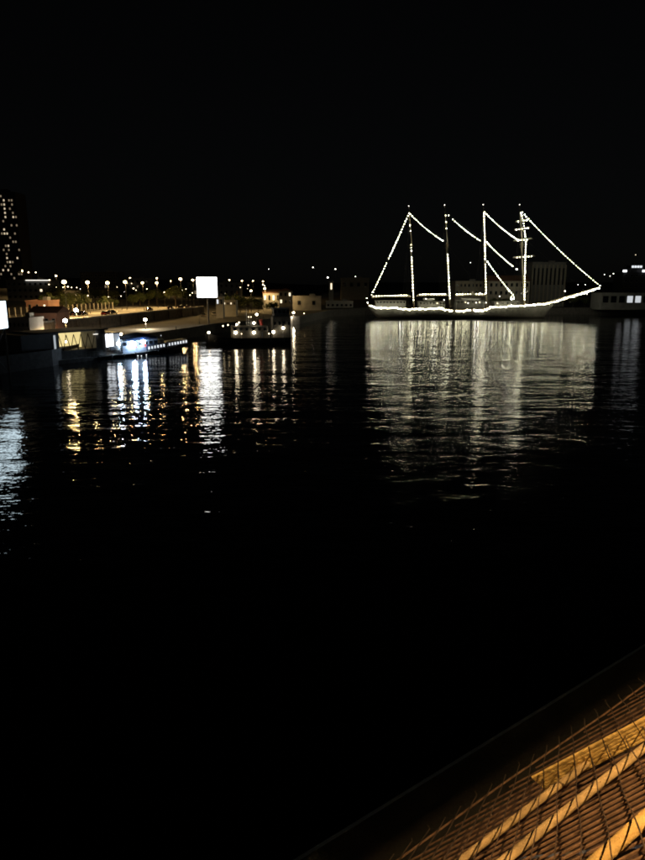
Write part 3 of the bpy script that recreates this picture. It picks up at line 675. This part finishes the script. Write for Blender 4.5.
string([mast_pt(2, 211), sx(518.5, 240.3)], sag=.9)
string([sx(485.5, 241), sx(518.3, 270.3)], sag=.7)
string([sx(486.6, 260.5), sx(514, 296)], sag=.6)
string([sx(514, 296), sx(513.2, 298.6), sx(510.5, 299.5), sx(511, 296.8)], space=.9)
string([mast_pt(3, 211) + Vector((.6, 0, 0)), bt_], sag=1.4, space=1.45, r=.17)
string([sx(410.9, 243), sx(413.4, 301)], space=1.5); string([sx(409.6, 222), sx(410.4, 232)], space=2.9)
string([sx(447.4, 253), sx(449.8, 300)], space=1.4); string([sx(445.3, 212), sx(446.4, 229)], space=3)
string([sx(483.8, 212), sx(485.9, 294)], space=1.35)
string([sx(520.6, 211.5), sx(523.2, 222), sx(525.6, 242), sx(525, 258), sx(524.2, 301)], space=1.25)
string([sx(372, 296), sx(408.8, 294.9)], space=1.35); string([sx(418.6, 294.2), sx(446.8, 293.8)], space=1.35); string([sx(455.5, 294), sx(484.8, 293.8)], space=1.35)
for v, hw in ((221, 3.6), (229, 5.2), (240, 4.4), (257, 5.6)):
    c_ = mast_pt(3, v) + Vector((.7, 0, 0)); ln = hw*.68*.497/math.sin(.26); d = Vector((math.sin(.26), -math.cos(.26), 0))
    string([c_ - d*ln + Vector((0, 0, .1)), c_ + d*ln + Vector((0, 0, .1))], space=2.6)
# the bright double string along the rail, drooping in places
rail_px = [(369, 304.6), (374, 307), (383, 307.9), (392, 307.6), (397, 307.3), (403, 308.4), (411, 308.9), (424, 308.6), (433, 308.5), (439, 307.6), (444, 309), (449, 310.2), (453, 310.6)]
rail2 = [(455.5, 310.8), (463, 310.6), (470.5, 309.6)]
rail3 = [(473.5, 308.6), (477, 310.6), (483, 310.6), (487, 309), (491, 306.6), (498, 306.8), (510, 305.9), (528, 305.0), (545, 303.4), (556, 301.4), (567, 297.8), (582.5, 293), (601, 287)]
for px_ in (rail_px, rail2, rail3):
    for k in (0, 1):
        string([L3(S(u, v + .55*k - .15, SY + (-HB - .5 if u < 540 else -HB*max(0, (575 - u)/35) - .5))) for u, v in px_], space=1.1, r=.22, yoff=0, jit=.28)
string([sx(368, 304.6, SY - 3), sx(366.5, 297, SY - 3)], space=2.2, r=.16)
for u, v in ((468, 303), (476, 302.6), (486, 302.6), (499.5, 296.3), (426, 298.8), (480, 293), (444, 300), (450, 298.2)):
    p = sx(u, v, SY - 4); MB().box((p.x, p.y, p.z), (.5, .3, .4), 'grey_metal').ball((p.x, p.y - .25, p.z), .2, 'festoon_dim').build('deck_lamp', ship)

# ================================================================== passenger boat with blue-white floodlights
PA, PB = P(88, 361), P(191, 351.5)
pbt = thing('passenger_boat', 'dark passenger boat with blue white floodlights and a row of small lit windows', 'boat', PA, math.atan2(PB.y - PA.y, PB.x - PA.x))
PL = (PB - PA).length
MI = Matrix.Rotation(-pbt.rotation_euler.z, 4, 'Z') @ Matrix.Translation(-PA)
def pl(u, v, off=0.0):            # photo pixel -> boat coordinates on the plane y = off
    nrm = Vector((-math.sin(pbt.rotation_euler.z), math.cos(pbt.rotation_euler.z), 0)); A = PA + nrm*off; B = PB + nrm*off
    return MI @ V2(u, v, A, B)
HW = 3.0
def phalf(t): return HW*(.82 + .18*sm(t/.2))*(1 if t < .6 else 1 - ((t - .6)/.4)**2.2*.97)
def psheer(t): return .85 + 1.25*t**2.5
rows = []
for i in range(31):
    t = i/30; x = t*PL; b = phalf(t); z = psheer(t); kk = -1.0 + 1.2*max(0, (t - .8)/.2)**2
    rows.append([(x, HW - b, z), (x - .15*t, HW - b*.96, z*.5), (x - .4*t, HW - b*.82, .1), (x - .6*t, HW, kk), (x - .4*t, HW + b*.82, .1), (x - .15*t, HW + b*.96, z*.5), (x, HW + b, z)])
MB().loft(rows, 'navy').build('hull', pbt, True)
dk = MB(); st_ = MB()
for i in range(30):
    t, t2 = i/30, (i+1)/30; dk.add([(t*PL, HW - phalf(t) + .08, psheer(t) - .35), (t2*PL, HW - phalf(t2) + .08, psheer(t2) - .35), (t2*PL, HW + phalf(t2) - .08, psheer(t2) - .35), (t*PL, HW + phalf(t) - .08, psheer(t) - .35)], [(0, 1, 2, 3)], 'grey_metal')
    for s_ in (-1, 1): st_.tube((t*PL, HW + s_*(phalf(t) + .03), psheer(t) - .15), (t2*PL, HW + s_*(phalf(t2) + .03), psheer(t2) - .15), .1, 'white_paint', n=5)
dk.build('deck', pbt); st_.build('rubbing_strake', pbt)
# long fore cabin with the row of little lit windows following the sheer
ca, cb = pl(149, 348, .55), pl(188, 341.6, .9)
fc = MB().add([(ca.x - .4, .5, .5), (cb.x + .3, 1.7, .9), (cb.x + .3, 4.3, .9), (ca.x - .4, 5.5, .5), (ca.x - .4, .5, ca.z + .75), (cb.x + .3, 1.7, cb.z + .55), (cb.x + .3, 4.3, cb.z + .55), (ca.x - .4, 5.5, ca.z + .75)], [(0, 1, 5, 4), (1, 2, 6, 5), (2, 3, 7, 6), (3, 0, 4, 7), (4, 5, 6, 7)], 'navy').build('fore_cabin', pbt)
ywall = lambda x: .5 + (x - ca.x + .4)/(cb.x - ca.x + .7)*1.2
for k in range(14):
    if k == 6: continue
    f_ = k/13; x = ca.x + (cb.x - ca.x)*f_; z = ca.z + (cb.z - ca.z)*f_
    MB().box((x, ywall(x) - .04, z), (.42, .06, .62), 'win_white', rz=.07).build('window', fc)
# after cabin: bright open saloon
sa, sb = pl(107, 350, .6), pl(119, 350, .6); zs_ = pl(112, 333.5, .6).z
ac = MB()
ac.box(((sa.x + sb.x)/2, 3.0, zs_ + .1), (sb.x - sa.x + 1.4, 5.4, .2), 'navy')
ac.box((sa.x - .3, 3, (1.6 + zs_)/2), (.2, 5.0, zs_ - 1.6), 'plaster_grey').box((sb.x + .3, 3, (1.6 + zs_)/2), (.2, 5.0, zs_ - 1.6), 'plaster_grey').build('after_cabin', pbt)
MB().box(((sa.x + sb.x)/2, 2.6, (1.7 + zs_)/2 + .3), (sb.x - sa.x - .1, .08, zs_ - 2.5), 'room_white').build('saloon_light_panel', pbt)  # glowing panel added as the light inside the saloon
MB().box(((sa.x + sb.x)/2 + .3, 1.2, 2.15), (1.2, .5, .9), 'dark_metal').tube(((sa.x + sb.x)/2 - .7, .8, 1.6), ((sa.x + sb.x)/2 - .7, .8, zs_), .09, 'plaster_grey').build('saloon_bench', pbt)
# wheelhouse with arched blue canvas
wa, wb = pl(122, 350, 1.2), pl(158, 347, 1.2)
wc = MB().bev(((wa.x + wb.x)/2, 3, 2.1), (wb.x - wa.x, 4.0, 3.0), 'boat_blue', .1).build('wheelhouse', pbt)
for i in range(7): MB().box((wa.x + (i + .5)*(wb.x - wa.x)/7, .97, 2.9), ((wb.x - wa.x)/7*.7, .06, .8), 'glass_dark').build('window', wc)
rows = []
for i in range(13):
    t = i/12; x = wa.x + 1 + t*(wb.x - wa.x - 1.2); hgt = 3.75 + 1.5*math.sin(math.pi*(.12 + .8*t))**.8
    rows.append([(x, 3 - 2.2*math.cos(q_*math.pi/8), 3.75 + (hgt - 3.75)*math.sin(q_*math.pi/8)) for q_ in range(9)])
MB().loft(rows, 'blue_canvas').build('canopy', pbt, True)
for u, v, r in ((118.4, 343.7, .42), (133.5, 344.2, .62), (143.7, 341.9, .46)):
    p = pl(u, v, .5); f_ = MB().tube((p.x, p.y + .5, 2.0), (p.x, p.y + .45, p.z + .3), .05, 'grey_metal').box((p.x, p.y + .3, p.z), (.5, .3, .45), 'dark_metal').build('floodlight_post', pbt)
    MB().ball((p.x, p.y, p.z), r, 'coolwhite').build('floodlight', f_)
for u, v in ((137.5, 355.7), (141, 355.8), (146, 354.8)):
    p = pl(u, v, .25); MB().ball((p.x, p.y - .15, p.z), .11, 'room_white').box((p.x, p.y, p.z), (.3, .2, .2), 'grey_metal').build('hull_lamp', pbt)
p = pl(121, 334, 1.0); MB().ball(p, .3, 'warmwhite').tube((p.x, p.y, p.z), (p.x, p.y, p.z - 2), .05, 'grey_metal').build('stern_lamp', pbt)
p = pl(160.5, 340.5, 2.0); MB().bev((p.x, p.y, p.z), (1.5, 1.2, .7), 'white_paint', .2).build('raft_canister', pbt)
p = pl(161, 335.5, 2.2); MB().tube((p.x, p.y, 3), (p.x, p.y, p.z), .06, 'grey_metal').ball(p, .12, 'win_white').build('mast', pbt)
p = pl(187, 348.5, .8); MB().ball(p, .12, 'win_warm').build('bow_lamp', pbt)
ral = MB()
for s_ in (-1, 1):
    for i in range(30):
        t, t2 = i/30, (i+1)/30
        for hz in (.5, 1.0): ral.tube((t*PL, HW + s_*(phalf(t) - .1), psheer(t) + hz), (t2*PL, HW + s_*(phalf(t2) - .1), psheer(t2) + hz), .025, 'white_paint', n=4)
        ral.tube((t*PL, HW + s_*(phalf(t) - .1), psheer(t) - .1), (t*PL, HW + s_*(phalf(t) - .1), psheer(t) + 1.0), .025, 'white_paint', n=4)
ral.build('railing', pbt)
for x in (9.0, 11.5, 14.2): MB().tube((x, 3.4, 4.2), (x + .1, 3.4, 7.2 + .5*math.sin(x)), .03, 'grey_metal', .015, n=5).build('aerial', pbt)
for k in range(7):
    t = .1 + .11*k; MB().tube((t*PL, HW - phalf(t) - .16, psheer(t) - .75), (t*PL, HW - phalf(t) - .16, psheer(t) - .1), .17, 'rubber', n=8).tube((t*PL, HW - phalf(t) - .1, psheer(t) - .1), (t*PL, HW - phalf(t) + .1, psheer(t) + .4), .015, 'rope', n=4).build('fender', pbt)
MB().path([(.2, 5.4, 1.1), (-2.5, 7.5, .9), (-4.5, 9.5, 1.6)], .03, 'rope', n=4).path([(PL*.92, 3.8, 1.8), (PL*.95, 8, 1.5), (PL*.97, 14, 3)], .03, 'rope', n=4).build('mooring_line', pbt)
for x in (12.4, 15.0): MB().tube((x, .92, 2.2), (x, .84, 2.2), .34, 'red_paint', n=12).build('lifebuoy', pbt)

# ================================================================== floating ticket hall with zigzag glazing
HA, HBp = V2(50, 358, P(40, 366), P(110, 358)), V2(107, 358, P(40, 366), P(110, 358))
hall = thing('floating_hall', 'low floating hall with a yellow lit window crossed by zigzag struts', 'building', (HA.x, HA.y, 0), math.atan2(HBp.y - HA.y, HBp.x - HA.x))
HL = (Vector((HBp.x - HA.x, HBp.y - HA.y, 0))).length
hI = Matrix.Rotation(-hall.rotation_euler.z, 4, 'Z') @ Matrix.Translation(-Vector((HA.x, HA.y, 0)))
def hp(u, v): return hI @ V2(u, v, Vector((HA.x, HA.y, 0)), Vector((HBp.x, HBp.y, 0)))
w0, w1 = hp(60.3, 349), hp(96.5, 349); wt = hp(78, 334).z; wbz = hp(78, 349.6).z; rt = wt + .5
MB().box((HL/2 - 6, 5, .15), (HL + 16, 12, 1.3), 'concrete_dark').build('pontoon', hall)
MB().box((w0.x/2 - 3, 4.0, (rt + .8)/2), (w0.x + 5.9, 7.8, rt - .8), 'plaster_grey').build('side_wing', hall)
wl_ = MB()
wl_.box(((w0.x + w1.x)/2, .15, (wbz + .8)/2), (w1.x - w0.x, .3, wbz - .8), 'concrete_dark')
wl_.box(((w0.x + w1.x)/2, 7.8, (rt + .8)/2), (w1.x - w0.x, .3, rt - .8), 'plaster_grey').build('sill_wall', hall)
pr_ = hp(106, 349).x
MB().box(((w1.x + pr_)/2 + .05, 4, (rt + .8)/2), (pr_ - w1.x, 8, rt - .8), 'plaster_grey').build('pier_wall', hall)
MB().bev((HL/2 - 1, 4, rt + .15), (HL + 3, 9, .3), 'concrete_dark', .08).build('roof', hall)
MB().box(((w0.x + w1.x)/2, 5, (wt + wbz)/2), (w1.x - w0.x - .1, .1, wt - wbz), 'room_yellow').build('lit_back_wall', hall)  # room light given to the back wall as its own glow
MB().box(((w0.x + w1.x)/2, 2.6, wbz - .05), (w1.x - w0.x - .1, 4.7, .1), 'plaster').build('floor', hall)
nz_ = 10
for i in range(nz_):
    xa = w0.x + i*(w1.x - w0.x)/nz_; xb = w0.x + (i + 1)*(w1.x - w0.x)/nz_
    a, b = ((xa, .2, wt), (xb, .2, wbz)) if i % 2 == 0 else ((xa, .2, wbz), (xb, .2, wt))
    MB().tube(a, b, .085, 'dark_metal', n=6).build('strut', hall)
for u, v in ((63.5, 345), (72.3, 342.2)):
    p = hp(u, v); MB().ball((p.x, 2.2, p.z), .22, 'warmwhite').tube((p.x, 2.2, p.z), (p.x, 2.2, wt + .3), .02, 'dark_metal', n=4).build('pendant_lamp', hall)
pd = hp(55, 342); MB().box((pd.x, .06, pd.z - .1), (.42, .06, 2.9), 'door_glow').build('side_door', hall)
p = hp(94.5, 334.6); MB().box((p.x, -.35, p.z + .1), (1.1, .25, .12), 'strip').build('fascia_lamp', hall)

# small white covered dinghy by the pontoon
dA = P(91.5, 358.5); dn = thing('dinghy', 'small white dinghy with a peaked cover moored at the pontoon', 'boat', dA, .35)
rows = []
for i in range(11):
    t = i/10; b = .62*(1 - max(0, (t - .35)/.65)**2.2*.97); rows.append([(t*2.6, -b, .55 + .2*t), (t*2.5, -b*.8, .1), (t*2.3, 0, -.15 + .3*max(0, t - .7)), (t*2.5, b*.8, .1), (t*2.6, b, .55 + .2*t)])
MB().loft(rows, 'white_paint').build('hull', dn, True)
MB().add([(.05, -.6, .56), (2.1, -.45, .7), (2.1, .45, .7), (.05, .6, .56), (.5, 0, 1.75), (1.5, 0, 1.95)], [(0, 1, 5, 4), (2, 3, 4, 5), (0, 4, 3), (1, 2, 5)], 'canvas').build('cover', dn)
MB().tube((1.9, -.5, .6), (1.9, -.6, 1.3), .03, 'grey_metal').ball((1.9, -.6, 1.35), .17, 'room_white').build('lamp', dn)

# ================================================================== workboat with deck lamps
KA, KB = P(206, 345.5), P(292, 344)
wk = thing('workboat', 'black hulled workboat with warm deck lamps and a tall wheelhouse', 'boat', KA, math.atan2(KB.y - KA.y, KB.x - KA.x))
KL = (KB - KA).length; kI = Matrix.Rotation(-wk.rotation_euler.z, 4, 'Z') @ Matrix.Translation(-KA)
def kp(u, v, off=0.0):
    n = Vector((-math.sin(wk.rotation_euler.z), math.cos(wk.rotation_euler.z), 0)); return kI @ V2(u, v, KA + n*off, KB + n*off)
def khalf(t): return 3.6*(1 - max(0, (.22 - t)/.22)**2.2*.9)*(1 - .25*max(0, (t - .85)/.15)**2)
def ksheer(t): return 1.7 + 1.3*max(0, .5 - t)**2*4
rows = []
for i in range(31):
    t = i/30; x = t*KL; b = khalf(t); z = ksheer(t); rows.append([(x, 3.6 - b, z), (x, 3.6 - b*.97, z*.5), (x, 3.6 - b*.85, .1), (x, 3.6, -1.2), (x, 3.6 + b*.85, .1), (x, 3.6 + b*.97, z*.5), (x, 3.6 + b, z)])
MB().loft(rows, 'black_hull').build('hull', wk, True)
dk = MB(); bw = MB()
for i in range(30):
    t, t2 = i/30, (i+1)/30; dk.add([(t*KL, 3.7 - khalf(t), ksheer(t) - .5), (t2*KL, 3.7 - khalf(t2), ksheer(t2) - .5), (t2*KL, 3.5 + khalf(t2), ksheer(t2) - .5), (t*KL, 3.5 + khalf(t), ksheer(t) - .5)], [(0, 1, 2, 3)], 'teak')
    for s_ in (-1, 1): bw.tube((t*KL, 3.6 + s_*khalf(t), ksheer(t)), (t2*KL, 3.6 + s_*khalf(t2), ksheer(t2)), .12, 'rubber', n=5)
dk.build('deck', wk); bw.build('bulwark_rail', wk)
ty = MB()
for k in range(10): ty.tube((0, -.12, 0), (0, .12, 0), .0001, 'rubber', n=3)
tm = MB()
for k in range(12):
    a, b = k*math.pi/6, (k+1)*math.pi/6; tm.tube((.38*math.cos(a), 0, .38*math.sin(a)), (.38*math.cos(b), 0, .38*math.sin(b)), .14, 'rubber', n=6)
tm = tm.mesh('tyre_fender')
for k in range(7):
    t = .12 + .13*k; inst('tyre_fender', tm, wk, (t*KL, 3.6 - khalf(t) - .12, 1.0))
d0, d1 = kp(232, 337, 1.4), kp(268, 337, 1.4); zt = kp(250, 326, 1.4).z
dh = MB().bev(((d0.x + d1.x)/2, 3.6, (1.2 + zt)/2), (d1.x - d0.x, 4.4, zt - 1.2), 'boat_grey', .12).build('deckhouse', wk)
for i in range(6): MB().box((d0.x + (i + .5)*(d1.x - d0.x)/6, 1.37, zt - .9), (.7, .08, .7), 'glass_dark').build('window', dh)
h0, h1 = kp(273, 337, 1.6), kp(291, 337, 1.6); z1 = kp(282, 316, 1.6).z; z2 = kp(282, 308.5, 1.6).z
whs = MB().bev(((h0.x + h1.x)/2, 3.6, (1.2 + z1)/2), (h1.x - h0.x, 4.2, z1 - 1.2), 'boat_grey', .1).build('wheelhouse', wk)
MB().bev(((h0.x + h1.x)/2, 3.6, (z1 + z2)/2), (h1.x - h0.x - .8, 3.6, z2 - z1), 'boat_grey', .1).bev(((h0.x + h1.x)/2, 3.6, z2 + .08), (h1.x - h0.x, 4.4, .16), 'plaster_grey', .05).build('bridge_room', whs)
for i in range(4): MB().box((h0.x + .75 + i*(h1.x - h0.x - 1.5)/3, 1.76, (z1 + z2)/2 + .2), (.75, .08, .9), 'glass_dark').build('window', whs)
for i in range(4): MB().box((h0.x + .6 + i*(h1.x - h0.x - 1.2)/3, 1.47, (1.2 + z1)/2 + 1.2), (.55, .08, .8), 'glass_dark').build('window', whs)
mp_ = kp(246.5, 308, 2.5); MB().tube((mp_.x, 3.6, zt - .2), (mp_.x, 3.6, mp_.z), .12, 'grey_metal', .05).tube((mp_.x - 1.2, 3.6, mp_.z - 2), (mp_.x + 1.2, 3.6, mp_.z - 2), .05, 'grey_metal').build('mast', wk)
fn = kp(262, 322, 2.5); MB().tube((fn.x, 3.6, zt), (fn.x - .3, 3.6, fn.z + .6), .55, 'red_paint', .5, n=12).build('funnel', wk)
for u, v, r, off in ((235.7, 332.6, .42, 1.0), (253.9, 332.6, .42, 1.0), (273.4, 332, .40, 1.0), (283.2, 328, .38, 1.1), (253.9, 323, .36, 1.5), (256.7, 314.5, .32, 2.0), (251, 317, .12, 2.0), (248.6, 317, .12, 2.0), (223, 326, .2, 1.5), (228, 325, .18, 1.5), (208.8, 332.6, .3, 1.0), (236.6, 324.5, .26, 1.5), (269, 333.7, .15, 1.0), (241.5, 333.8, .12, 1.0), (239, 322.5, .2, 1.5)):
    p = kp(u, v, off); tz = 1.3 if v > 327 else zt - .2
    l_ = MB().tube((p.x, p.y + .3, tz), (p.x, p.y + .3, p.z + .3), .05, 'grey_metal', n=5).box((p.x, p.y + .12, p.z + r + .1), (.5, .5, .1), 'grey_metal').build('lamp_post', wk)
    MB().ball(p, r, 'warmwhite' if r > .25 else 'sodium_far').build('deck_lamp', l_)
p = kp(262, 335, .9); MB().box((p.x, p.y, p.z), (.35, .2, 1.6), 'white_paint').build('door', wk)

# ================================================================== bridge under the camera
BR = math.atan2(0.589, 0.808)                         # direction the bridge runs
bdir = Vector((math.cos(BR), math.sin(BR), 0)); bout = Vector((-math.sin(BR), math.cos(BR), 0))
bridge = thing('road_bridge', 'concrete road bridge edge with dark outer ledge beside the water', 'bridge', (0, 0, 0), BR)
DECK = 14.3
MB().box((0, -7.2, DECK - .6), (160, 14.4, 1.2), 'concrete_dark').build('deck_slab', bridge)
MB().box((0, -9.2, DECK + .006), (160, 8.0, .012), 'asphalt').build('carriageway', bridge)
MB().bev((0, -3.6, DECK + .07), (160, 3.0, .14), 'concrete', .03).build('kerb', bridge)
LD = 1.32                                              # ledge drop below the camera
LO = 0.567/0.694*LD
MB().bev((0, LO/2 + .02, CAM_H - LD - .9), (160, LO, 1.8), 'ledge', .05).build('ledge_beam', bridge)
for x in range(-6, 7):
    MB().box((x*26 + 9, -6, (DECK - 1.2)/2 - 3), (2.2, 8, DECK - 1.2 + 6), 'concrete_dark').build('pier', bridge)
# railing
kpl = 0.22
rail_y, rail_top = -.06, CAM_H - .33
rl_ = thing('bridge_railing', 'steel bridge railing with upright posts carrying the sloping mesh screen', 'railing', (0, 0, 0), BR)
for z in (rail_top, rail_top - .45, DECK + .2): MB().tube((-20, rail_y - .05, z), (20, rail_y - .05, z), .035, 'grey_metal', n=8).build('rail', rl_)
pm2 = MB().box((0, 0, (rail_top - DECK)/2), (.07, .07, rail_top - DECK), 'grey_metal').mesh('post')
for i in range(-10, 11): inst('post', pm2, rl_, (i*2 + .6, rail_y - .05, DECK))
# sloping mesh screen: plane fitted to the wires in the photograph
n_p = Vector((-0.45859, 0.56770, 0.68367)).normalized(); d_p = Vector((0.82223, -0.02077, 0.56878)); d_p = (d_p - n_p*d_p.dot(n_p)).normalized(); c_p = n_p.cross(d_p).normalized()
if c_p.y < 0: c_p = -c_p                               # c_p runs down and outwards
def on_plane(u, v, k=kpl):
    r = ray(u, v); return CAMP + r*(-k/n_p.dot(r))
e0, e1 = on_plane(408.8, 853.6), on_plane(645, 683)
edir = (e1 - e0).normalized(); ein = n_p.cross(edir).normalized()
if ein.dot(c_p) > 0: ein = -ein                        # in the plane, towards the railing
O_ = e0 - edir*1.5; PLEN, PWID = 4.2, 1.08
def pin(p): q_ = p - O_; return q_.dot(edir), q_.dot(ein)
def clip(p, d, lo=0.0):
    (a, b), (da, db) = pin(p), (d.dot(edir), d.dot(ein)); t0, t1 = -90, 90
    for x, dx, l, h in ((a, da, 0, PLEN), (b, db, lo, PWID)):
        if abs(dx) < 1e-6: continue
        s0, s1 = sorted(((l - x)/dx, (h - x)/dx)); t0, t1 = max(t0, s0), min(t1, s1)
    return (p + d*t0, p + d*t1) if t1 - t0 > .01 else None
scr = thing('mesh_screen', 'sloping rusty wire mesh screen over yellow poles on the bridge side', 'mesh screen', O_)
def rel(p): return p - O_
cross_sp = .14827*kpl
# crosswise wires (follow c_p), slightly wavy, ends poking past the outer edge
ref = on_plane(577.5, 800, kpl - .0135)
for i in range(-200, 201):
    r_ = clip(ref + d_p*(i*cross_sp), c_p, -.003)
    if not r_: continue
    a, b = r_
    if pin(a)[1] < pin(b)[1]: a, b = b, a
    m_ = MB(); pts = []
    nseg_ = max(3, int((b - a).length/.06))
    for j in range(nseg_ + 1):
        f_ = j/nseg_; pts.append(rel(a.lerp(b, f_)) + d_p*(.0016*math.sin(i*1.7 + j*1.3)) + n_p*.0)
    if pin(b)[1] < .0 and random.random() < .6: pts.append(rel(b) + c_p*random.uniform(.002, .006) + n_p*random.uniform(.003, .009))
    m_.path(pts, .0010, 'wire_dark', n=4).build('cross_wire', scr)
# long wires (follow d_p), spacing opening out down the slope
off = -2.4; ref2 = on_plane(577.5, 800, kpl + .009)
while off < 2.4:
    p = ref2 + c_p*off; sp_ = kpl*float(np.interp(off/kpl, [-.9, 0.0, 1.4, 3.2], [.11, .13, .23, .26])); off += sp_*random.uniform(.93, 1.07)
    r_ = clip(p, d_p)
    if not r_: continue
    a, b = r_; m_ = MB(); nseg_ = max(2, int((b - a).length/.3)); ph_ = random.random()*6
    m_.path([rel(a.lerp(b, j/nseg_)) + c_p*(.001*math.sin(ph_ + j*1.1)) for j in range(nseg_ + 1)], .0017, 'wire', n=5).build('long_wire', scr)
def slab(a0, a1, b0, b1, dz0, dz1, m, name):
    vs = []
    for dz in (dz1, dz0):
        for a, b in ((a0, b0), (a1, b0), (a1, b1), (a0, b1)): vs.append(edir*a + ein*b + n_p*dz)
    return MB().add(vs, [(0, 1, 2, 3), (7, 6, 5, 4), (0, 4, 5, 1), (1, 5, 6, 2), (2, 6, 7, 3), (3, 7, 4, 0)], m).build(name, scr)
for i in range(6): slab(i*PLEN/6 + .002, (i+1)*PLEN/6 - .002, .004, PWID, -.034, -.028, 'net_sheet', 'backing_sheet')  # solid dark sheet added under the mesh to shade the ledge
MB().path([rel(O_) + edir*(PLEN*j/12) + ein*.002 + n_p*(.004*math.sin(j*1.7)) for j in range(13)], .002, 'wire', n=5).build('edge_wire', scr)
# round yellow poles added as strips of lamplight, between long and cross wires
for (u, v), r_, m in (((524, 812), .0056, 'timber_pale'), ((572, 806), .0060, 'timber_pale'), ((620, 841), .0072, 'timber')):
    q_ = on_plane(u, v, kpl - .003); x_ = pin(q_)[0]; a, b = rel(q_) - edir*x_, rel(q_) + edir*(PLEN - x_)
    MB().tube(a, a.lerp(b, .45), r_, m, r_*1.05, n=12).tube(a.lerp(b, .45), b, r_*1.05, m, r_*.96, n=12).build('pole', scr, True)
# slatted yellow board shaped and coloured as a lamplit patch by the outer edge
def lean(ub, vb, ut, vt, f_):
    nb, nt_ = n_p.dot(ray(ub, vb)), n_p.dot(ray(ut, vt)); kb = kpl + .004; kt = kb*nt_/nb
    return rel(on_plane(ub, vb, kb).lerp(on_plane(ut, vt, kt), f_))
for j in range(6):
    f0, f1 = j/6 + .022, (j + 1)/6 - .022
    a0, a1 = lean(546, 789, 531, 776, f0), lean(546, 789, 531, 776, f1); b0, b1 = lean(652, 735, 652, 712, f0), lean(652, 735, 652, 712, f1)
    b0, b1 = a0 + (b0 - a0)*1.5, a1 + (b1 - a1)*1.5; th = (a1 - a0).cross(b0 - a0).normalized()*.005
    if th.dot(n_p) > 0: th = -th
    MB().add([a0, b0, b1, a1, a0 + th, b0 + th, b1 + th, a1 + th], [(0, 1, 2, 3), (7, 6, 5, 4), (0, 4, 5, 1), (1, 5, 6, 2), (2, 6, 7, 3), (3, 7, 4, 0)], 'slat_yellow').build('slat', scr)
for k_, (ub, vb, ut, vt) in enumerate(((644.3, 739, 632, 720), (628.5, 752, 616, 728), (612, 764, 602, 737), (594, 772, 588.5, 747), (576, 780, 573.6, 754), (559, 783, 558, 761), (543.5, 789, 543.4, 768))):
    f_ = n_p.dot(ray(ut, vt))/n_p.dot(ray(ub, vb)); p0 = rel(on_plane(ub, vb, kpl)); p1 = rel(on_plane(ut, vt, kpl*f_))
    tw_ = (CAMP - O_ - p0).normalized()*.006; mid = p0.lerp(p1, .5) + d_p*.0012*math.sin(k_*2.2)
    MB().path([p0 + tw_, mid + tw_, p1 + tw_], .0011, 'wire_dark', n=4).build('tie_wire', scr)
for k in range(4):
    tip = edir*(.3 + k*1.2) + ein*.03 - n_p*.04; root = edir*(.3 + k*1.2) + ein*.03 - bout*.8 + Vector((0, 0, -.35)); top_ = edir*(.3 + k*1.2) + ein*PWID - n_p*.04
    MB().tube(tip, root, .016, 'grey_metal', n=6).tube(tip, top_, .014, 'grey_metal', n=6).build('bracket', scr)
# bridge lamp behind the camera
LX, LY, LZ = 1.9, -1.7, 21.5
bl_ = thing('bridge_lamp', 'tall sodium street lamp standing on the bridge deck', 'lamp', (0, 0, 0), BR)
MB().tube((LX, LY - 1.4, DECK), (LX, LY - 1.4, LZ - .2), .12, 'grey_metal', .07, n=10).build('pole', bl_)
MB().path([(LX, LY - 1.4, LZ - .2), (LX, LY - 1.2, LZ + .2), (LX, LY - .3, LZ + .3)], .05, 'grey_metal').build('arm', bl_)
MB().bev((LX, LY - .1, LZ + .25), (1.0, .8, .2), 'grey_metal', .05).build('lamp_housing', bl_)
slope = (LZ - 14.95)/(0.745 - LY)
MB().box((LX, LY + .26, LZ + .15 - (.15 + .26*slope)/2), (1.4, .02, .15 + .26*slope), 'dark_metal').build('glare_shield', bl_)  # plate added to cut the lamp light off beyond the mesh edge
MB().tube((LX, LY, LZ + .15), (LX, LY, LZ + .02), .02, 'grey_metal').ball((LX, LY, LZ), .03, 'sodium_near').build('luminaire', bl_)
